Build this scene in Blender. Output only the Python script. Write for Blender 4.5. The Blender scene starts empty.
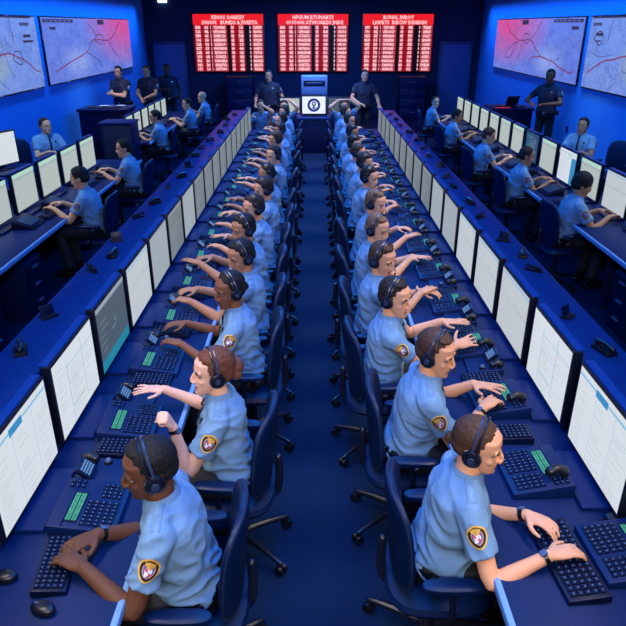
import bpy, bmesh, math, random
import numpy as np
from mathutils import Vector, Matrix, noise
from mathutils.bvhtree import BVHTree
random.seed(7)
PI = math.pi
V = Vector
scene = bpy.context.scene
C = scene.collection

# ------------------------------------------------------------------ materials
M = {}
def mat(name, col, rough=.6, metal=0., spec=.5, noise_amt=0., noise_scale=40., emit=None, es=0., bump=0., sheen=0.):
    m = bpy.data.materials.new(name); m.use_nodes = True
    nt = m.node_tree; b = nt.nodes['Principled BSDF']
    c = (col[0], col[1], col[2], 1)
    b.inputs['Base Color'].default_value = c
    b.inputs['Roughness'].default_value = rough
    b.inputs['Metallic'].default_value = metal
    b.inputs['Specular IOR Level'].default_value = spec
    if emit:
        b.inputs['Emission Color'].default_value = (emit[0], emit[1], emit[2], 1)
        b.inputs['Emission Strength'].default_value = es
    if noise_amt or bump:
        tc = nt.nodes.new('ShaderNodeTexCoord'); nz = nt.nodes.new('ShaderNodeTexNoise')
        nz.inputs['Scale'].default_value = noise_scale; nz.inputs['Detail'].default_value = 3
        nt.links.new(tc.outputs['Object'], nz.inputs['Vector'])
        if noise_amt:
            mr = nt.nodes.new('ShaderNodeMapRange')
            mr.inputs['To Min'].default_value = 1 - noise_amt; mr.inputs['To Max'].default_value = 1 + noise_amt
            nt.links.new(nz.outputs['Fac'], mr.inputs['Value'])
            mx = nt.nodes.new('ShaderNodeVectorMath'); mx.operation = 'SCALE'
            mx.inputs[0].default_value = col[:3]
            nt.links.new(mr.outputs['Result'], mx.inputs['Scale'])
            nt.links.new(mx.outputs['Vector'], b.inputs['Base Color'])
        if bump:
            bp = nt.nodes.new('ShaderNodeBump'); bp.inputs['Strength'].default_value = bump; bp.inputs['Distance'].default_value = .01
            nt.links.new(nz.outputs['Fac'], bp.inputs['Height']); nt.links.new(bp.outputs['Normal'], b.inputs['Normal'])
    M[name] = m
    return m
mat('floor', (.0005, .011, .046), .8, spec=.12, noise_amt=.25, noise_scale=9, bump=.15)
mat('ceiling', (.02, .03, .08), .9)
mat('wall_side', (.012, .22, .74), .75, noise_amt=.08, noise_scale=1.2)
mat('wall_back', (.012, .02, .075), .7, noise_amt=.12, noise_scale=2)
mat('baseboard', (.008, .015, .05), .5)
mat('door', (.05, .14, .38), .45, noise_amt=.08, noise_scale=3)
mat('door_frame', (.03, .08, .22), .4)
mat('worktop', (.0004, .013, .080), .45, spec=.22, noise_amt=.12, noise_scale=5)
mat('edge', (.14, .30, .62), .4, .1)
mat('panel', (.002, .007, .045), .5, spec=.25)
mat('ledge', (.0008, .026, .16), .36, spec=.3, noise_amt=.18, noise_scale=6)
mat('ledge_side', (.003, .007, .03), .5)
mat('bezel', (.004, .006, .015), .35)
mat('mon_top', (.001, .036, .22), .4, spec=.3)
mat('plate', (.0005, .015, .095), .4, spec=.25)
mat('console', (.0006, .013, .075), .45, spec=.3, noise_amt=.1, noise_scale=20)
mat('console_dark', (.0008, .004, .026), .4, spec=.3)
mat('key', (.002, .006, .030), .4, spec=.3)
mat('keymark', (.10, .18, .34), .4)
mat('rubber', (.004, .005, .012), .35)
mat('knob', (.06, .09, .18), .3)
mat('lcd', (.02, .1, .06), .3, emit=(.10, .52, .30), es=.6)
mat('lcd_dark', (.01, .05, .04), .3, emit=(.02, .16, .10), es=.6)
mat('scr_blue', (.02, .05, .1), .3, emit=(.25, .5, .85), es=.7)
mat('scr_navy', (.01, .02, .05), .3, emit=(.01, .04, .12), es=.5)
mat('chair', (.0007, .010, .052), .42, spec=.28, noise_amt=.15, noise_scale=30, bump=.05)
mat('chair_pipe', (.01, .02, .06), .35)
mat('chair_frame', (.005, .008, .022), .35)
mat('caster', (.003, .004, .008), .4)
mat('shirt', (.145, .28, .45), .8, noise_amt=.08, noise_scale=90, bump=.08)
mat('shirt_navy', (.010, .016, .045), .8, noise_amt=.1, noise_scale=60)
mat('stitch', (.11, .22, .37), .8)
mat('navy_trim', (.02, .03, .08), .7)
mat('trousers', (.006, .008, .018), .8, noise_amt=.1)
mat('tie', (.006, .007, .014), .5)
mat('leather', (.004, .004, .007), .3)
mat('steel', (.5, .52, .56), .25, .9)
mat('headset', (.006, .008, .016), .3)
mat('headset_shine', (.03, .045, .10), .25)
mat('eye', (.22, .19, .18), .5)
mat('iris', (.02, .015, .01), .15)
mat('gold', (.75, .42, .06), .45)
mat('patch_black', (.01, .01, .025), .6)
mat('patch_white', (.75, .75, .8), .6)
mat('patch_purple', (.12, .08, .35), .6)
mat('patch_red', (.5, .06, .07), .6)
mat('paper', (.55, .62, .75), .7)
mat('glass_rim', (.05, .05, .06), .3)
for i, c in enumerate([(.78, .38, .21), (.72, .34, .18), (.46, .21, .11), (.22, .085, .04), (.12, .048, .024), (.80, .44, .30)]):
    m = mat('skin%d' % i, c, .62, spec=.3, noise_amt=.06, noise_scale=25)
    b = m.node_tree.nodes['Principled BSDF']
    mat('lip%d' % i, (c[0]*.72, c[1]*.45, c[2]*.45), .4)
for n, c in dict(black=(.008, .007, .008), dark=(.022, .014, .010), brown=(.07, .032, .016), auburn=(.14, .045, .02), sandy=(.19, .10, .05), grey=(.20, .19, .18)).items():
    mat('hair_' + n, c, .7, spec=.3, noise_amt=.5, noise_scale=55, bump=.5)
def emis(name, c, s=1.):
    return mat(name, (c[0]*.06, c[1]*.06, c[2]*.06), .4, spec=.25, emit=c, es=s)
emis('s_white', (.66, .71, .75)); emis('s_pale', (.52, .56, .58)); emis('s_far', (.17, .20, .20)); emis('s_mid', (.34, .39, .41)); emis('s_cream', (.42, .48, .45))
emis('s_grey', (.075, .105, .135)); emis('s_teal', (.02, .22, .32)); emis('s_line', (.40, .46, .52)); emis('s_text', (.30, .35, .42))
emis('s_blue', (.04, .26, .52)); emis('s_sky', (.25, .50, .72)); emis('s_green', (.10, .42, .28)); emis('s_mint', (.42, .66, .56)); emis('s_dkblue', (.02, .07, .16))
emis('r_head', (.85, .012, .02), 1.); emis('r_cell', (.66, .07, .10), .9); emis('r_gap', (.40, .005, .012), .8); emis('r_black', (.008, .004, .01), .5)
emis('r_text', (1., .55, .58), 1.05); emis('r_rule', (.18, .004, .01), .8)
emis('logo_blue', (.01, .03, .22), 1.); emis('logo_white', (.80, .88, 1.), 1.)
emis('wall_lamp', (.5, .75, 1.), 2.5)
emis('m_road', (.22, .04, .14), .9); emis('m_dark', (.035, .05, .16), .9); emis('m_river', (.10, .16, .50), .9); emis('m_label', (.02, .03, .10), .9)
emis('m_city', (.75, .65, .62), .9)
emis('led_red', (.7, .04, .05), 1.)

def map_material(name, base, tint, centre, rad, tcen, trad, tcol, aspect):
    m = bpy.data.materials.new(name); m.use_nodes = True; nt = m.node_tree; N = nt.nodes; L = nt.links
    b = N['Principled BSDF']; b.inputs['Roughness'].default_value = .9; b.inputs['Specular IOR Level'].default_value = .05
    tc = N.new('ShaderNodeTexCoord')
    mp = N.new('ShaderNodeMapping'); mp.inputs['Scale'].default_value = (1, 1, 3); L.new(tc.outputs['Object'], mp.inputs['Vector'])
    nz = N.new('ShaderNodeTexNoise'); nz.inputs['Scale'].default_value = 1.8; nz.inputs['Detail'].default_value = 5
    L.new(mp.outputs['Vector'], nz.inputs['Vector'])
    def blob(cen, r):
        d = N.new('ShaderNodeVectorMath'); d.operation = 'DISTANCE'; d.inputs[1].default_value = cen
        sc = N.new('ShaderNodeVectorMath'); sc.operation = 'ADD'
        w = N.new('ShaderNodeVectorMath'); w.operation = 'SCALE'; w.inputs['Scale'].default_value = .55
        L.new(nz.outputs['Color'], w.inputs[0]); L.new(mp.outputs['Vector'], sc.inputs[0]); L.new(w.outputs['Vector'], sc.inputs[1])
        L.new(sc.outputs['Vector'], d.inputs[0])
        r_ = N.new('ShaderNodeMapRange'); r_.inputs['From Min'].default_value = r*.2; r_.inputs['From Max'].default_value = r
        r_.inputs['To Min'].default_value = 1; r_.inputs['To Max'].default_value = 0
        L.new(d.outputs['Value'], r_.inputs['Value']); return r_.outputs['Result']
    def mix(a, bb, f):
        x = N.new('ShaderNodeMix'); x.data_type = 'RGBA'
        if isinstance(a, tuple): x.inputs[6].default_value = (*a, 1)
        else: L.new(a, x.inputs[6])
        if isinstance(bb, tuple): x.inputs[7].default_value = (*bb, 1)
        else: L.new(bb, x.inputs[7])
        L.new(f, x.inputs[0]); return x.outputs[2]
    c = mix(base, tint, nz.outputs['Fac'])
    c = mix(c, tcol, blob(tcen, trad))
    c = mix(c, (.85, .07, .24), blob(centre, rad)) if rad > 0 else c
    vo = N.new('ShaderNodeTexVoronoi'); vo.feature = 'DISTANCE_TO_EDGE'; vo.inputs['Scale'].default_value = 3.2
    sc2 = N.new('ShaderNodeVectorMath'); sc2.operation = 'ADD'; w2 = N.new('ShaderNodeVectorMath'); w2.operation = 'SCALE'; w2.inputs['Scale'].default_value = .5
    L.new(nz.outputs['Color'], w2.inputs[0]); L.new(mp.outputs['Vector'], sc2.inputs[0]); L.new(w2.outputs['Vector'], sc2.inputs[1]); L.new(sc2.outputs['Vector'], vo.inputs['Vector'])
    rr = N.new('ShaderNodeMapRange'); rr.inputs['From Min'].default_value = .0; rr.inputs['From Max'].default_value = .035
    rr.inputs['To Min'].default_value = .55; rr.inputs['To Max'].default_value = 0; L.new(vo.outputs['Distance'], rr.inputs['Value'])
    c = mix(c, (.10, .13, .42), rr.outputs['Result'])
    L.new(c, b.inputs['Emission Color']); b.inputs['Emission Strength'].default_value = .8
    b.inputs['Base Color'].default_value = (.03, .04, .07, 1)
    M[name] = m

# ------------------------------------------------------------------ mesh helpers
def catmull(pts, rad, sub):
    P, R = [], []
    n = len(pts)
    for i in range(n-1):
        p0, p1, p2, p3 = pts[max(i-1, 0)], pts[i], pts[i+1], pts[min(i+2, n-1)]
        for k in range(sub):
            t = k/sub
            P.append(.5*((2*p1) + (p2-p0)*t + (2*p0-5*p1+4*p2-p3)*t*t + (3*p1-p0-3*p2+p3)*t**3))
            R.append(rad[i]*(1-t) + rad[i+1]*t)
    P.append(pts[-1].copy()); R.append(rad[-1])
    return P, R

class MB:
    def __init__(s): s.v = []; s.f = []; s.m = []; s.mats = []
    def mi(s, m):
        if m not in s.mats: s.mats.append(m)
        return s.mats.index(m)
    def add(s, vs, fs, m, X=None):
        o = len(s.v); k = s.mi(m)
        for p in vs:
            p = V(p); s.v.append(X @ p if X is not None else p)
        for f in fs: s.f.append([i+o for i in f]); s.m.append(k)
    def box(s, c, d, m, bev=0, X=None):
        bm = bmesh.new(); bmesh.ops.create_cube(bm, size=1)
        for w in bm.verts: w.co = V((w.co.x*d[0]+c[0], w.co.y*d[1]+c[1], w.co.z*d[2]+c[2]))
        if bev: bmesh.ops.bevel(bm, geom=list(bm.edges), offset=min(bev, min(d)*.45), segments=2, affect='EDGES', profile=.6)
        bm.verts.ensure_lookup_table(); bm.verts.index_update()
        s.add([w.co.copy() for w in bm.verts], [[w.index for w in f.verts] for f in bm.faces], m, X); bm.free(); return s
    def quad(s, a, b, c, d, m, X=None): s.add([a, b, c, d], [[0, 1, 2, 3]], m, X); return s
    def loft(s, rings, m, cap=True, X=None):
        n = len(rings[0]); vs = [p for r in rings for p in r]; fs = []
        for i in range(len(rings)-1):
            for j in range(n):
                k = (j+1) % n; fs.append([i*n+j, i*n+k, (i+1)*n+k, (i+1)*n+j])
        if cap: fs.append(list(range(n))[::-1]); fs.append([(len(rings)-1)*n+j for j in range(n)])
        s.add(vs, fs, m, X); return s
    def tube(s, pts, rad, m, n=10, sub=3, cap='round', flat=None, X=None):
        pts = [V(p) for p in pts]
        if not isinstance(rad, (list, tuple)): rad = [rad]*len(pts)
        P, R = catmull(pts, rad, sub) if sub > 1 and len(pts) > 1 else (pts, list(rad))
        T = [((P[min(i+1, len(P)-1)]-P[max(i-1, 0)]).normalized()) for i in range(len(P))]
        if cap == 'round':
            a, b, ra, rb, ta, tb = P[0], P[-1], R[0], R[-1], T[0], T[-1]
            pre = [(a-ta*ra*math.sin(q), max(ra*math.cos(q), ra*.08)) for q in (1.45, 1.05, .55)]
            post = [(b+tb*rb*math.sin(q), max(rb*math.cos(q), rb*.08)) for q in (.55, 1.05, 1.45)]
            P = [x[0] for x in pre]+P+[x[0] for x in post]; R = [x[1] for x in pre]+R+[x[1] for x in post]
            T = [ta]*3+T+[tb]*3
        u = T[0].cross(V((0, 0, 1))); 
        if flat is not None: u = (V(flat[0])-T[0]*V(flat[0]).dot(T[0]))
        if u.length < 1e-3: u = T[0].cross(V((0, 1, 0)))
        u.normalize(); rings = []
        for p, r, t in zip(P, R, T):
            u = (u-t*u.dot(t)).normalized(); w = t.cross(u)
            fa, fb = (flat[1], flat[2]) if flat is not None else (1, 1)
            rings.append([p+u*(r*fa*math.cos(2*PI*j/n))+w*(r*fb*math.sin(2*PI*j/n)) for j in range(n)])
        s.loft(rings, m, X=X); return s
    def ell(s, c, r, m, e1=1., e2=1., nu=16, nv=10, X=None):
        sp = lambda x, e: math.copysign(abs(x)**e, x)
        rings = []
        for i in range(1, nv):
            a = -PI/2+PI*i/nv
            rings.append([V((c[0]+r[0]*sp(math.cos(a), e1)*sp(math.cos(2*PI*j/nu), e2), c[1]+r[1]*sp(math.cos(a), e1)*sp(math.sin(2*PI*j/nu), e2), c[2]+r[2]*sp(math.sin(a), e1))) for j in range(nu)])
        s.loft(rings, m, X=X); return s
    def cyl(s, a, b, r, m, n=14, r2=None): 
        s.tube([a, b], [r, r if r2 is None else r2], m, n=n, sub=1, cap='flat'); return s
    def mesh(s, name, smooth=True):
        me = bpy.data.meshes.new(name); me.from_pydata([tuple(p) for p in s.v], [], s.f)
        for m in s.mats: me.materials.append(M[m])
        me.polygons.foreach_set('material_index', s.m)
        if smooth:
            me.polygons.foreach_set('use_smooth', [True]*len(s.f))
            try: me.set_sharp_from_angle(angle=math.radians(35))
            except Exception: pass
        me.validate(); me.update(); return me
    def build(s, name, parent=None, loc=(0, 0, 0), rz=0, smooth=True):
        return link(name, s.mesh(name, smooth), parent, loc, rz)
def link(name, me, parent=None, loc=(0, 0, 0), rz=0):
    o = bpy.data.objects.new(name, me); C.objects.link(o); o.parent = parent; o.location = loc; o.rotation_euler = (0, 0, rz); return o
def tag(o, label, cat, group=None):
    o['label'] = label; o['category'] = cat
    if group: o['group'] = group
    return o
def empty(name, loc=(0, 0, 0), rz=0):
    o = bpy.data.objects.new(name, None); C.objects.link(o); o.location = loc; o.rotation_euler = (0, 0, rz); o.empty_display_size = .1; return o
def structure(o): o['kind'] = 'structure'; return o
def dup(o, loc=None, rz=None, parent=None):
    c = o.copy(); C.objects.link(c)
    if parent is not None: c.parent = parent
    if loc is not None: c.location = loc
    if rz is not None: c.rotation_euler = (0, 0, rz)
    for ch in list(o.children): dup(ch, parent=c)
    return c
ORD = ['nearest', 'second', 'third', 'fourth', 'fifth', 'sixth', 'seventh', 'eighth', 'ninth', 'tenth', 'eleventh', 'twelfth', 'thirteenth', 'fourteenth', 'fifteenth', 'sixteenth', 'seventeenth', 'eighteenth']
def nth(k, n):
    return 'farthest' if k == n-1 else ORD[k]

# ------------------------------------------------------------------ people
def remesh(mb, vox, smooth=3, fac=.5):
    me = mb.mesh('tmp', False); o = bpy.data.objects.new('tmp', me); C.objects.link(o)
    r = o.modifiers.new('r', 'REMESH'); r.mode = 'VOXEL'; r.voxel_size = vox; r.use_smooth_shade = True
    if smooth:
        q = o.modifiers.new('s', 'SMOOTH'); q.factor = fac; q.iterations = smooth
    dg = bpy.context.evaluated_depsgraph_get(); dg.update()
    out = bpy.data.meshes.new_from_object(o.evaluated_get(dg))
    bpy.data.objects.remove(o); bpy.data.meshes.remove(me)
    out.materials.clear()
    out.polygons.foreach_set('use_smooth', [True]*len(out.polygons))
    return out
def get_co(me):
    a = np.empty(len(me.vertices)*3, dtype=np.float32); me.vertices.foreach_get('co', a); return a.reshape(-1, 3)
def set_co(me, a): me.vertices.foreach_set('co', a.astype(np.float32).ravel()); me.update()
def pcent(me):
    a = np.empty(len(me.polygons)*3, dtype=np.float32); me.polygons.foreach_get('center', a); return a.reshape(-1, 3)
def ik(S, W, l1, l2, pole):
    d = W-S; L = min(d.length, (l1+l2)*.992); dr = d.normalized(); W = S+dr*L
    a = (l1*l1-l2*l2+L*L)/(2*L); h = math.sqrt(max(l1*l1-a*a, 1e-6))
    pr = (pole-dr*pole.dot(dr)).normalized()
    return S+dr*a+pr*h, W
def hand(mb, W, d, n, side, pose, k=1.):
    d = d.normalized(); n = (n-d*n.dot(d)).normalized(); s = d.cross(n)*side   # s points to the thumb side
    rings = []
    for t, a, b in [(-.012, .025, .020), (.01, .030, .020), (.035, .038, .0175), (.065, .042, .015), (.09, .041, .013), (.10, .034, .008)]:
        c = W+d*t*k; rings.append([c+s*a*k*math.cos(q)+n*b*k*math.sin(q) for q in [2*PI*j/12 for j in range(12)]])
    mb.loft(rings, 'skin0')
    cur = dict(type=(22, 28, 20), open=(4, 8, 6), fist=(82, 95, 60), relax=(18, 25, 18), grip=(48, 50, 35))[pose]
    spread = dict(type=5, open=9, fist=0, relax=3, grip=1)[pose]
    for i, (off, ln) in enumerate([(.030, .95), (.010, 1.05), (-.010, .98), (-.030, .78)]):
        p = W+(d*.090+s*off-n*.001)*k; a = 0; pts = [W+(d*.055+s*off*.9)*k, p]
        sp = math.radians(spread*(1.5-i)); dd = d*math.cos(sp)+s*math.sin(sp)
        cc = [x+random.uniform(-6, 6) for x in cur]
        for c, l in zip(cc, (.044, .027, .021)):
            a += math.radians(c); p = p+(dd*math.cos(a)-n*math.sin(a))*l*ln*k; pts.append(p)
        mb.tube(pts, [.0095*k, .0095*k, .0088*k, .008*k, .007*k], 'skin0', n=8, sub=2)
    p = W+(d*.018+s*.022)*k; pts = [p]
    dirs = [d*.62+s*.72-n*.25, d*.85+s*.42-n*.30, d*.95+s*.12-n*.25] if pose != 'fist' else [d*.7+s*.3-n*.6, d*.6-s*.4-n*.7, d*.2-s*.9-n*.4]
    if pose == 'open': dirs = [d*.5+s*.85-n*.1, d*.65+s*.7, d*.8+s*.55]
    for dd, l in zip(dirs, (.045, .034, .028)):
        p = p+dd.normalized()*l*k; pts.append(p)
    mb.tube(pts, [.015*k, .0125*k, .0105*k, .0085*k], 'skin0', n=8, sub=2)

EYE = None
def make_person(name_label, loc, rz, lean=20, head=(0, 15, 0), L=None, R=None, skin=0, hair='short', hc='dark', female=False, tie=False,
                uni='shirt', headset=True, vox=.012, stand=False, size=1., group=None, watch=None, glasses=False, side=0, mouth=False, build=1., earside=1):
    global EYE
    root = empty('person', (loc[0], loc[1], 0), rz); root.scale = (size,)*3
    tag(root, name_label, 'person', group)
    inv = (Matrix.Translation((loc[0], loc[1], 0)) @ Matrix.Rotation(rz, 4, 'Z') @ Matrix.Scale(size, 4)).inverted()
    sk = 'skin%d' % skin
    hipz = .93 if stand else .56
    w = (.90 if female else 1.)*build
    # spine
    pts = [V((0, 0, hipz-.08))]; t0 = -.08; st = []
    p = V((0, 0, hipz-.08)); N = 30
    for i in range(N+1):
        t = -.08+.62*i/N; a = math.radians(lean*(.75+.55*max(t, 0)/.52)); st.append((t, p.copy(), a))
        p = p+V((math.sin(math.radians(side))*.8, math.sin(a), math.cos(a)))*(.62/N)
    def sp(t):
        t = t*(1 if stand else .93)
        i = max(0, min(N, int(round((t+.08)/.62*N)))); return st[i][1], st[i][2]
    def ring(t, a, b, off=0, n=20, pw=.85):
        c, an = sp(t); f = V((0, math.cos(an), -math.sin(an))); r = []
        for j in range(n):
            q = 2*PI*j/n; cx, sy = math.cos(q), math.sin(q)
            r.append(c+f*off+V((1, 0, 0))*a*math.copysign(abs(cx)**pw, cx)+f*b*math.copysign(abs(sy)**pw, sy))
        return r
    c7, an7 = sp(.51)
    SH = {}
    for s in (-1, 1):
        c, an = sp(.44); SH[s] = c+V((s*.166*w, 0, -.018))+V((0, math.cos(an), -math.sin(an)))*.005
    # head frame
    ha = math.radians(lean*.55)
    H = c7+V((math.sin(math.radians(side))*.1, .03+.138*math.sin(ha), .138*math.cos(ha)))
    MH = Matrix.Translation(H) @ Matrix.Rotation(math.radians(head[0]), 4, 'Z') @ Matrix.Rotation(-math.radians(head[1]), 4, 'X') @ Matrix.Rotation(math.radians(head[2]), 4, 'Y')
    hk = 1.05 if female else 1.09
    MH = MH @ Matrix.Scale(hk, 4)
    b = MB()
    # torso under the shirt, neck
    b.loft([ring(t, a*w*.93, bb*.92, o) for t, a, bb, o in [(-.06, .14, .10, 0), (.02, .155, .11, 0), (.12, .14, .10, 0), (.25, .155, .108, 0), (.36, .168, .112, 0), (.43, .155, .095, 0), (.48, .11, .07, 0), (.52, .06, .055, 0)]], 'skin0')
    b.tube([c7-V((0, 0, .05)), c7+V((0, .012, .03)), MH @ V((0, -.02, -.055)), MH @ V((0, -.012, .0))], [.066*w, .056*w, .053*w, .055], 'skin0', n=16)
    # head
    nu = 20
    def hr(z, hw, yb, yf, pw=.9):
        r = []
        for j in range(nu):
            q = 2*PI*j/nu; cx, sy = math.cos(q), math.sin(q)
            y = (yb+yf)/2+(yf-yb)/2*math.copysign(abs(sy)**pw, sy)
            r.append(MH @ V((hw*math.copysign(abs(cx)**pw, cx), y, z)))
        return r
    b.ell((0, -.012, .034), (.0755, .096, .084), 'skin0', X=MH, nu=22, nv=14)
    jw = .94 if female else 1.
    b.loft([hr(.065, .066, -.05, .080), hr(.03, .069, -.06, .082), (hr(0, .067*jw, -.05, .081)), hr(-.03, .064*jw, -.04, .084), hr(-.055, .058*jw, -.03, .086), hr(-.078, .049*jw, -.01, .085), hr(-.098, .036*jw, .01, .083), hr(-.112, .022*jw, .03, .077)], 'skin0')
    b.tube([(0, .082, .016), (0, .096, -.006), (0, .1015, -.026), (0, .095, -.036)], [.007, .0075, .0095, .0075], 'skin0', n=10, X=MH)
    for s in (-1, 1):
        b.ell((s*.011, .096, -.033), (.0085, .011, .0075), 'skin0', X=MH, nu=8, nv=6)
        b.ell((s*.030, .076, .021), (.024, .014, .0085), 'skin0', X=MH, nu=10, nv=6)
        b.ell((s*.040, .058, -.024), (.019, .019, .017), 'skin0', X=MH, nu=10, nv=6)
        b.ell((s*.074, -.008, -.004), (.010, .019, .031), 'skin0', X=MH @ Matrix.Rotation(-s*.25, 4, 'Z'), nu=10, nv=8)
    b.ell((0, .084, -.053), (.021, .0085, .0055), 'skin0', X=MH, nu=12, nv=6)
    b.ell((0, .083, -.067 if not mouth else -.074), (.018, .009, .006), 'skin0', X=MH, nu=12, nv=6)
    b.ell((0, .074, -.097), (.019, .016, .014), 'skin0', X=MH, nu=10, nv=6)
    # arms
    tgt = {-1: L, 1: R}; arms = {}
    for s in (-1, 1):
        g = tgt[s] or dict(l=(s*.16, .52, .86), pose='type')
        W = V(g['l']) if 'l' in g else inv @ V(g['w'])
        pole = V(g.get('pole', (s*.55, -.35, -.9)))
        E, W = ik(SH[s], W, .285*g.get('k', 1), .255*g.get('k', 1), pole)
        arms[s] = (SH[s], E, W)
        S = SH[s]; u = (E-S); f = (W-E)
        aw = .93 if female else 1.05
        b.tube([S-V((s*.03, 0, 0)), S+u*.25, S+u*.6, E, E+f*.25, E+f*.65, W], [x*aw for x in (.048, .050, .044, .039, .041, .032, .0265)], 'skin0', n=14, sub=3)
        d = f.normalized(); pose = g.get('pose', 'type')
        if 'd' in g: d = V(g['d']).normalized()
        elif pose in ('type', 'open', 'relax'): d = V((d.x, d.y, d.z*.25)).normalized()
        n = V(g.get('n', (0, 0, 1)))
        hand(b, W, d, n, -s if n.z >= 0 else -s, pose, .93 if female else 1.)
    # legs (inside the trousers)
    legs = {}
    for s in (-1, 1):
        if stand: hp, kn, an = V((s*.09, 0, .92)), V((s*.10, .02, .50)), V((s*.115, 0, .09))
        else: hp, kn, an = V((s*.09, .0, .55)), V((s*.12, .42, .55)), V((s*.13, .36, .10))
        legs[s] = (hp, kn, an)
        b.tube([hp, hp.lerp(kn, .5), kn, kn.lerp(an, .4), an], [.075, .065, .05, .045, .035], 'skin0', n=10, sub=2)
    me = remesh(b, vox, 2)
    # facial shaping
    co = get_co(me); Mi = np.array(MH.inverted()); Mf = np.array(MH)
    h = co @ Mi[:3, :3].T + Mi[:3, 3]
    for s in (-1, 1):
        dx = h[:, 0]-s*.031; dz = h[:, 2]-.004
        g = np.exp(-(dx**2/(2*.0125**2)+dz**2/(2*.009**2)))*(h[:, 1] > .03)
        h[:, 1] -= .011*g
        dz = h[:, 2]+.060
    dzm = h[:, 2]-(-.060 if not mouth else -.0635)
    g = np.exp(-(h[:, 0]**2/(2*.014**2)+dzm**2/(2*(.003 if not mouth else .0055)**2)))*(h[:, 1] > .05)
    h[:, 1] -= (.005 if not mouth else .016)*g
    near = (np.abs(h) < .2).all(axis=1)
    co2 = h @ Mf[:3, :3].T + Mf[:3, 3]; co[near] = co2[near]; set_co(me, co)
    for mm in (sk, 'lip%d' % skin, 'hair_'+('dark' if hc in ('black', 'dark') else 'brown')): me.materials.append(M[mm])
    pc = pcent(me); h = pc @ Mi[:3, :3].T + Mi[:3, 3]
    idx = np.zeros(len(pc), dtype=np.int32)
    zl = -.063 if not mouth else -.065; hz = .0115 if not mouth else .015
    idx[(np.abs(h[:, 0]) < .021) & (h[:, 1] > .07) & (h[:, 1] < .11) & (np.abs(h[:, 2]-zl) < hz*(1-(h[:, 0]/.023)**2).clip(0, 1)) & (h[:, 2] < -.045)] = 1
    ax = np.abs(h[:, 0])
    idx[(ax > .013) & (ax < .048) & (h[:, 1] > .055) & (h[:, 1] < .11) & (np.abs(h[:, 2]-(.026-.004*((ax-.030)/.018)**2)) < .0038)] = 2
    me.polygons.foreach_set('material_index', idx); me.update()
    body = link('body', me, root)
    if EYE is None:
        e = MB(); e.ell((0, 0, 0), (.0118, .0118, .0118), 'eye', nu=12, nv=8); e.ell((0, .0075, 0), (.0062, .005, .0062), 'iris', nu=10, nv=6); EYE = e.mesh('eye')
    for s in (-1, 1):
        o = link('eye', EYE, body); o.matrix_local = MH @ Matrix.Translation((s*.031, .0650, .003)) @ Matrix.Rotation(-math.radians(6), 4, 'X')
    # hair
    if hair != 'bald':
        hb = MB(); X = MH
        if hair in ('short', 'crop', 'pulled', 'bun', 'curly', 'pony'):
            th = dict(short=.007, crop=.006, pulled=.006, bun=.008, curly=.018, pony=.006)[hair]
            hb.ell((0, -.022, .039+th*.3), (.0755+th*.7, .088+th, .083+th*.8), 'hair_dark', X=X, nu=22, nv=14)
            hb.ell((0, -.048, .0), (.070+th*.5, .058+th, .062), 'hair_dark', X=X, nu=18, nv=12)
            for s in (-1, 1): hb.ell((s*.066, .002, .026), (.012, .018, .024), 'hair_dark', X=X, nu=10, nv=8)
        if hair in ('short', 'crop'): hb.ell((.01, .016, .099), (.052, .045, .021 if hair == 'short' else .017), 'hair_dark', X=X)
        if hair == 'bun':
            hb.ell((0, -.125, .005), (.038, .034, .042), 'hair_dark', X=X); hb.ell((0, .012, .078), (.070, .052, .036), 'hair_dark', X=X)
            hb.ell((-.025, -.118, -.032), (.022, .024, .026), 'hair_dark', X=X); hb.ell((.03, -.12, .03), (.022, .022, .024), 'hair_dark', X=X)
        if hair in ('pulled', 'pony'):
            hb.ell((0, -.112, -.012), (.026, .026, .028), 'hair_dark', X=X); hb.ell((0, .008, .080), (.064, .050, .030), 'hair_dark', X=X)
        if hair == 'pony': hb.tube([(0, -.11, 0), (0, -.15, -.04), (0, -.15, -.12), (0, -.13, -.17)], [.02, .028, .024, .01], 'hair_dark', X=X)
        hm = remesh(hb, max(vox*.9, .0045), 2)
        co = get_co(hm)
        amp = .004 if hair in ('curly', 'bun') else .0018
        Xi = MH.inverted()
        for i in range(len(co)):
            q = Xi @ V(co[i]); nn = noise.noise(V((q.x*110, q.y*28, q.z*60)))
            dd = (V(co[i])-H).normalized()*nn*amp; co[i] += dd
        set_co(hm, co); hm.materials.append(M['hair_'+hc]); link('hair', hm, root)
    # shirt
    s_ = MB()
    fb = .03 if female else 0
    s_.loft([ring(t, a*w, bb*build, o) for t, a, bb, o in [(-.03, .168, .128, 0), (.03, .172, .132, .002), (.09, .166, .128, .004), (.15, .160, .122, .006), (.25, .170, .126, .006+fb*.3), (.33, .178, .130, .006+fb*.4), (.40, .176, .122, 0), (.45, .150, .102, -.002), (.485, .108, .080, -.002), (.515, .070, .066, 0), (.53, .062, .060, .004)]], 'shirt')
    for s in (-1, 1):
        S, E, W = arms[s]; u = E-S
        s_.tube([c7+V((s*.035, 0, -.035)), c7.lerp(S, .6)+V((0, 0, .005)), S+V((s*.0, 0, -.012))], [.058, .062, .060], 'shirt', n=14)
        s_.tube([S-V((s*.07, 0, -.012)), S-V((s*.01, 0, -.008)), S+u*.3, S+u*.62], [.062*w, .068*w, .064, .067], 'shirt', n=16, sub=4, cap='flat')
    sm = remesh(s_, max(vox*1.4, .008), 3)
    nrm = np.empty(len(sm.vertices)*3, dtype=np.float32); sm.vertices.foreach_get('normal', nrm); nrm = nrm.reshape(-1, 3)
    co = get_co(sm); sd = random.uniform(0, 50); fold = .018 if uni == 'shirt' else .008
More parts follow.
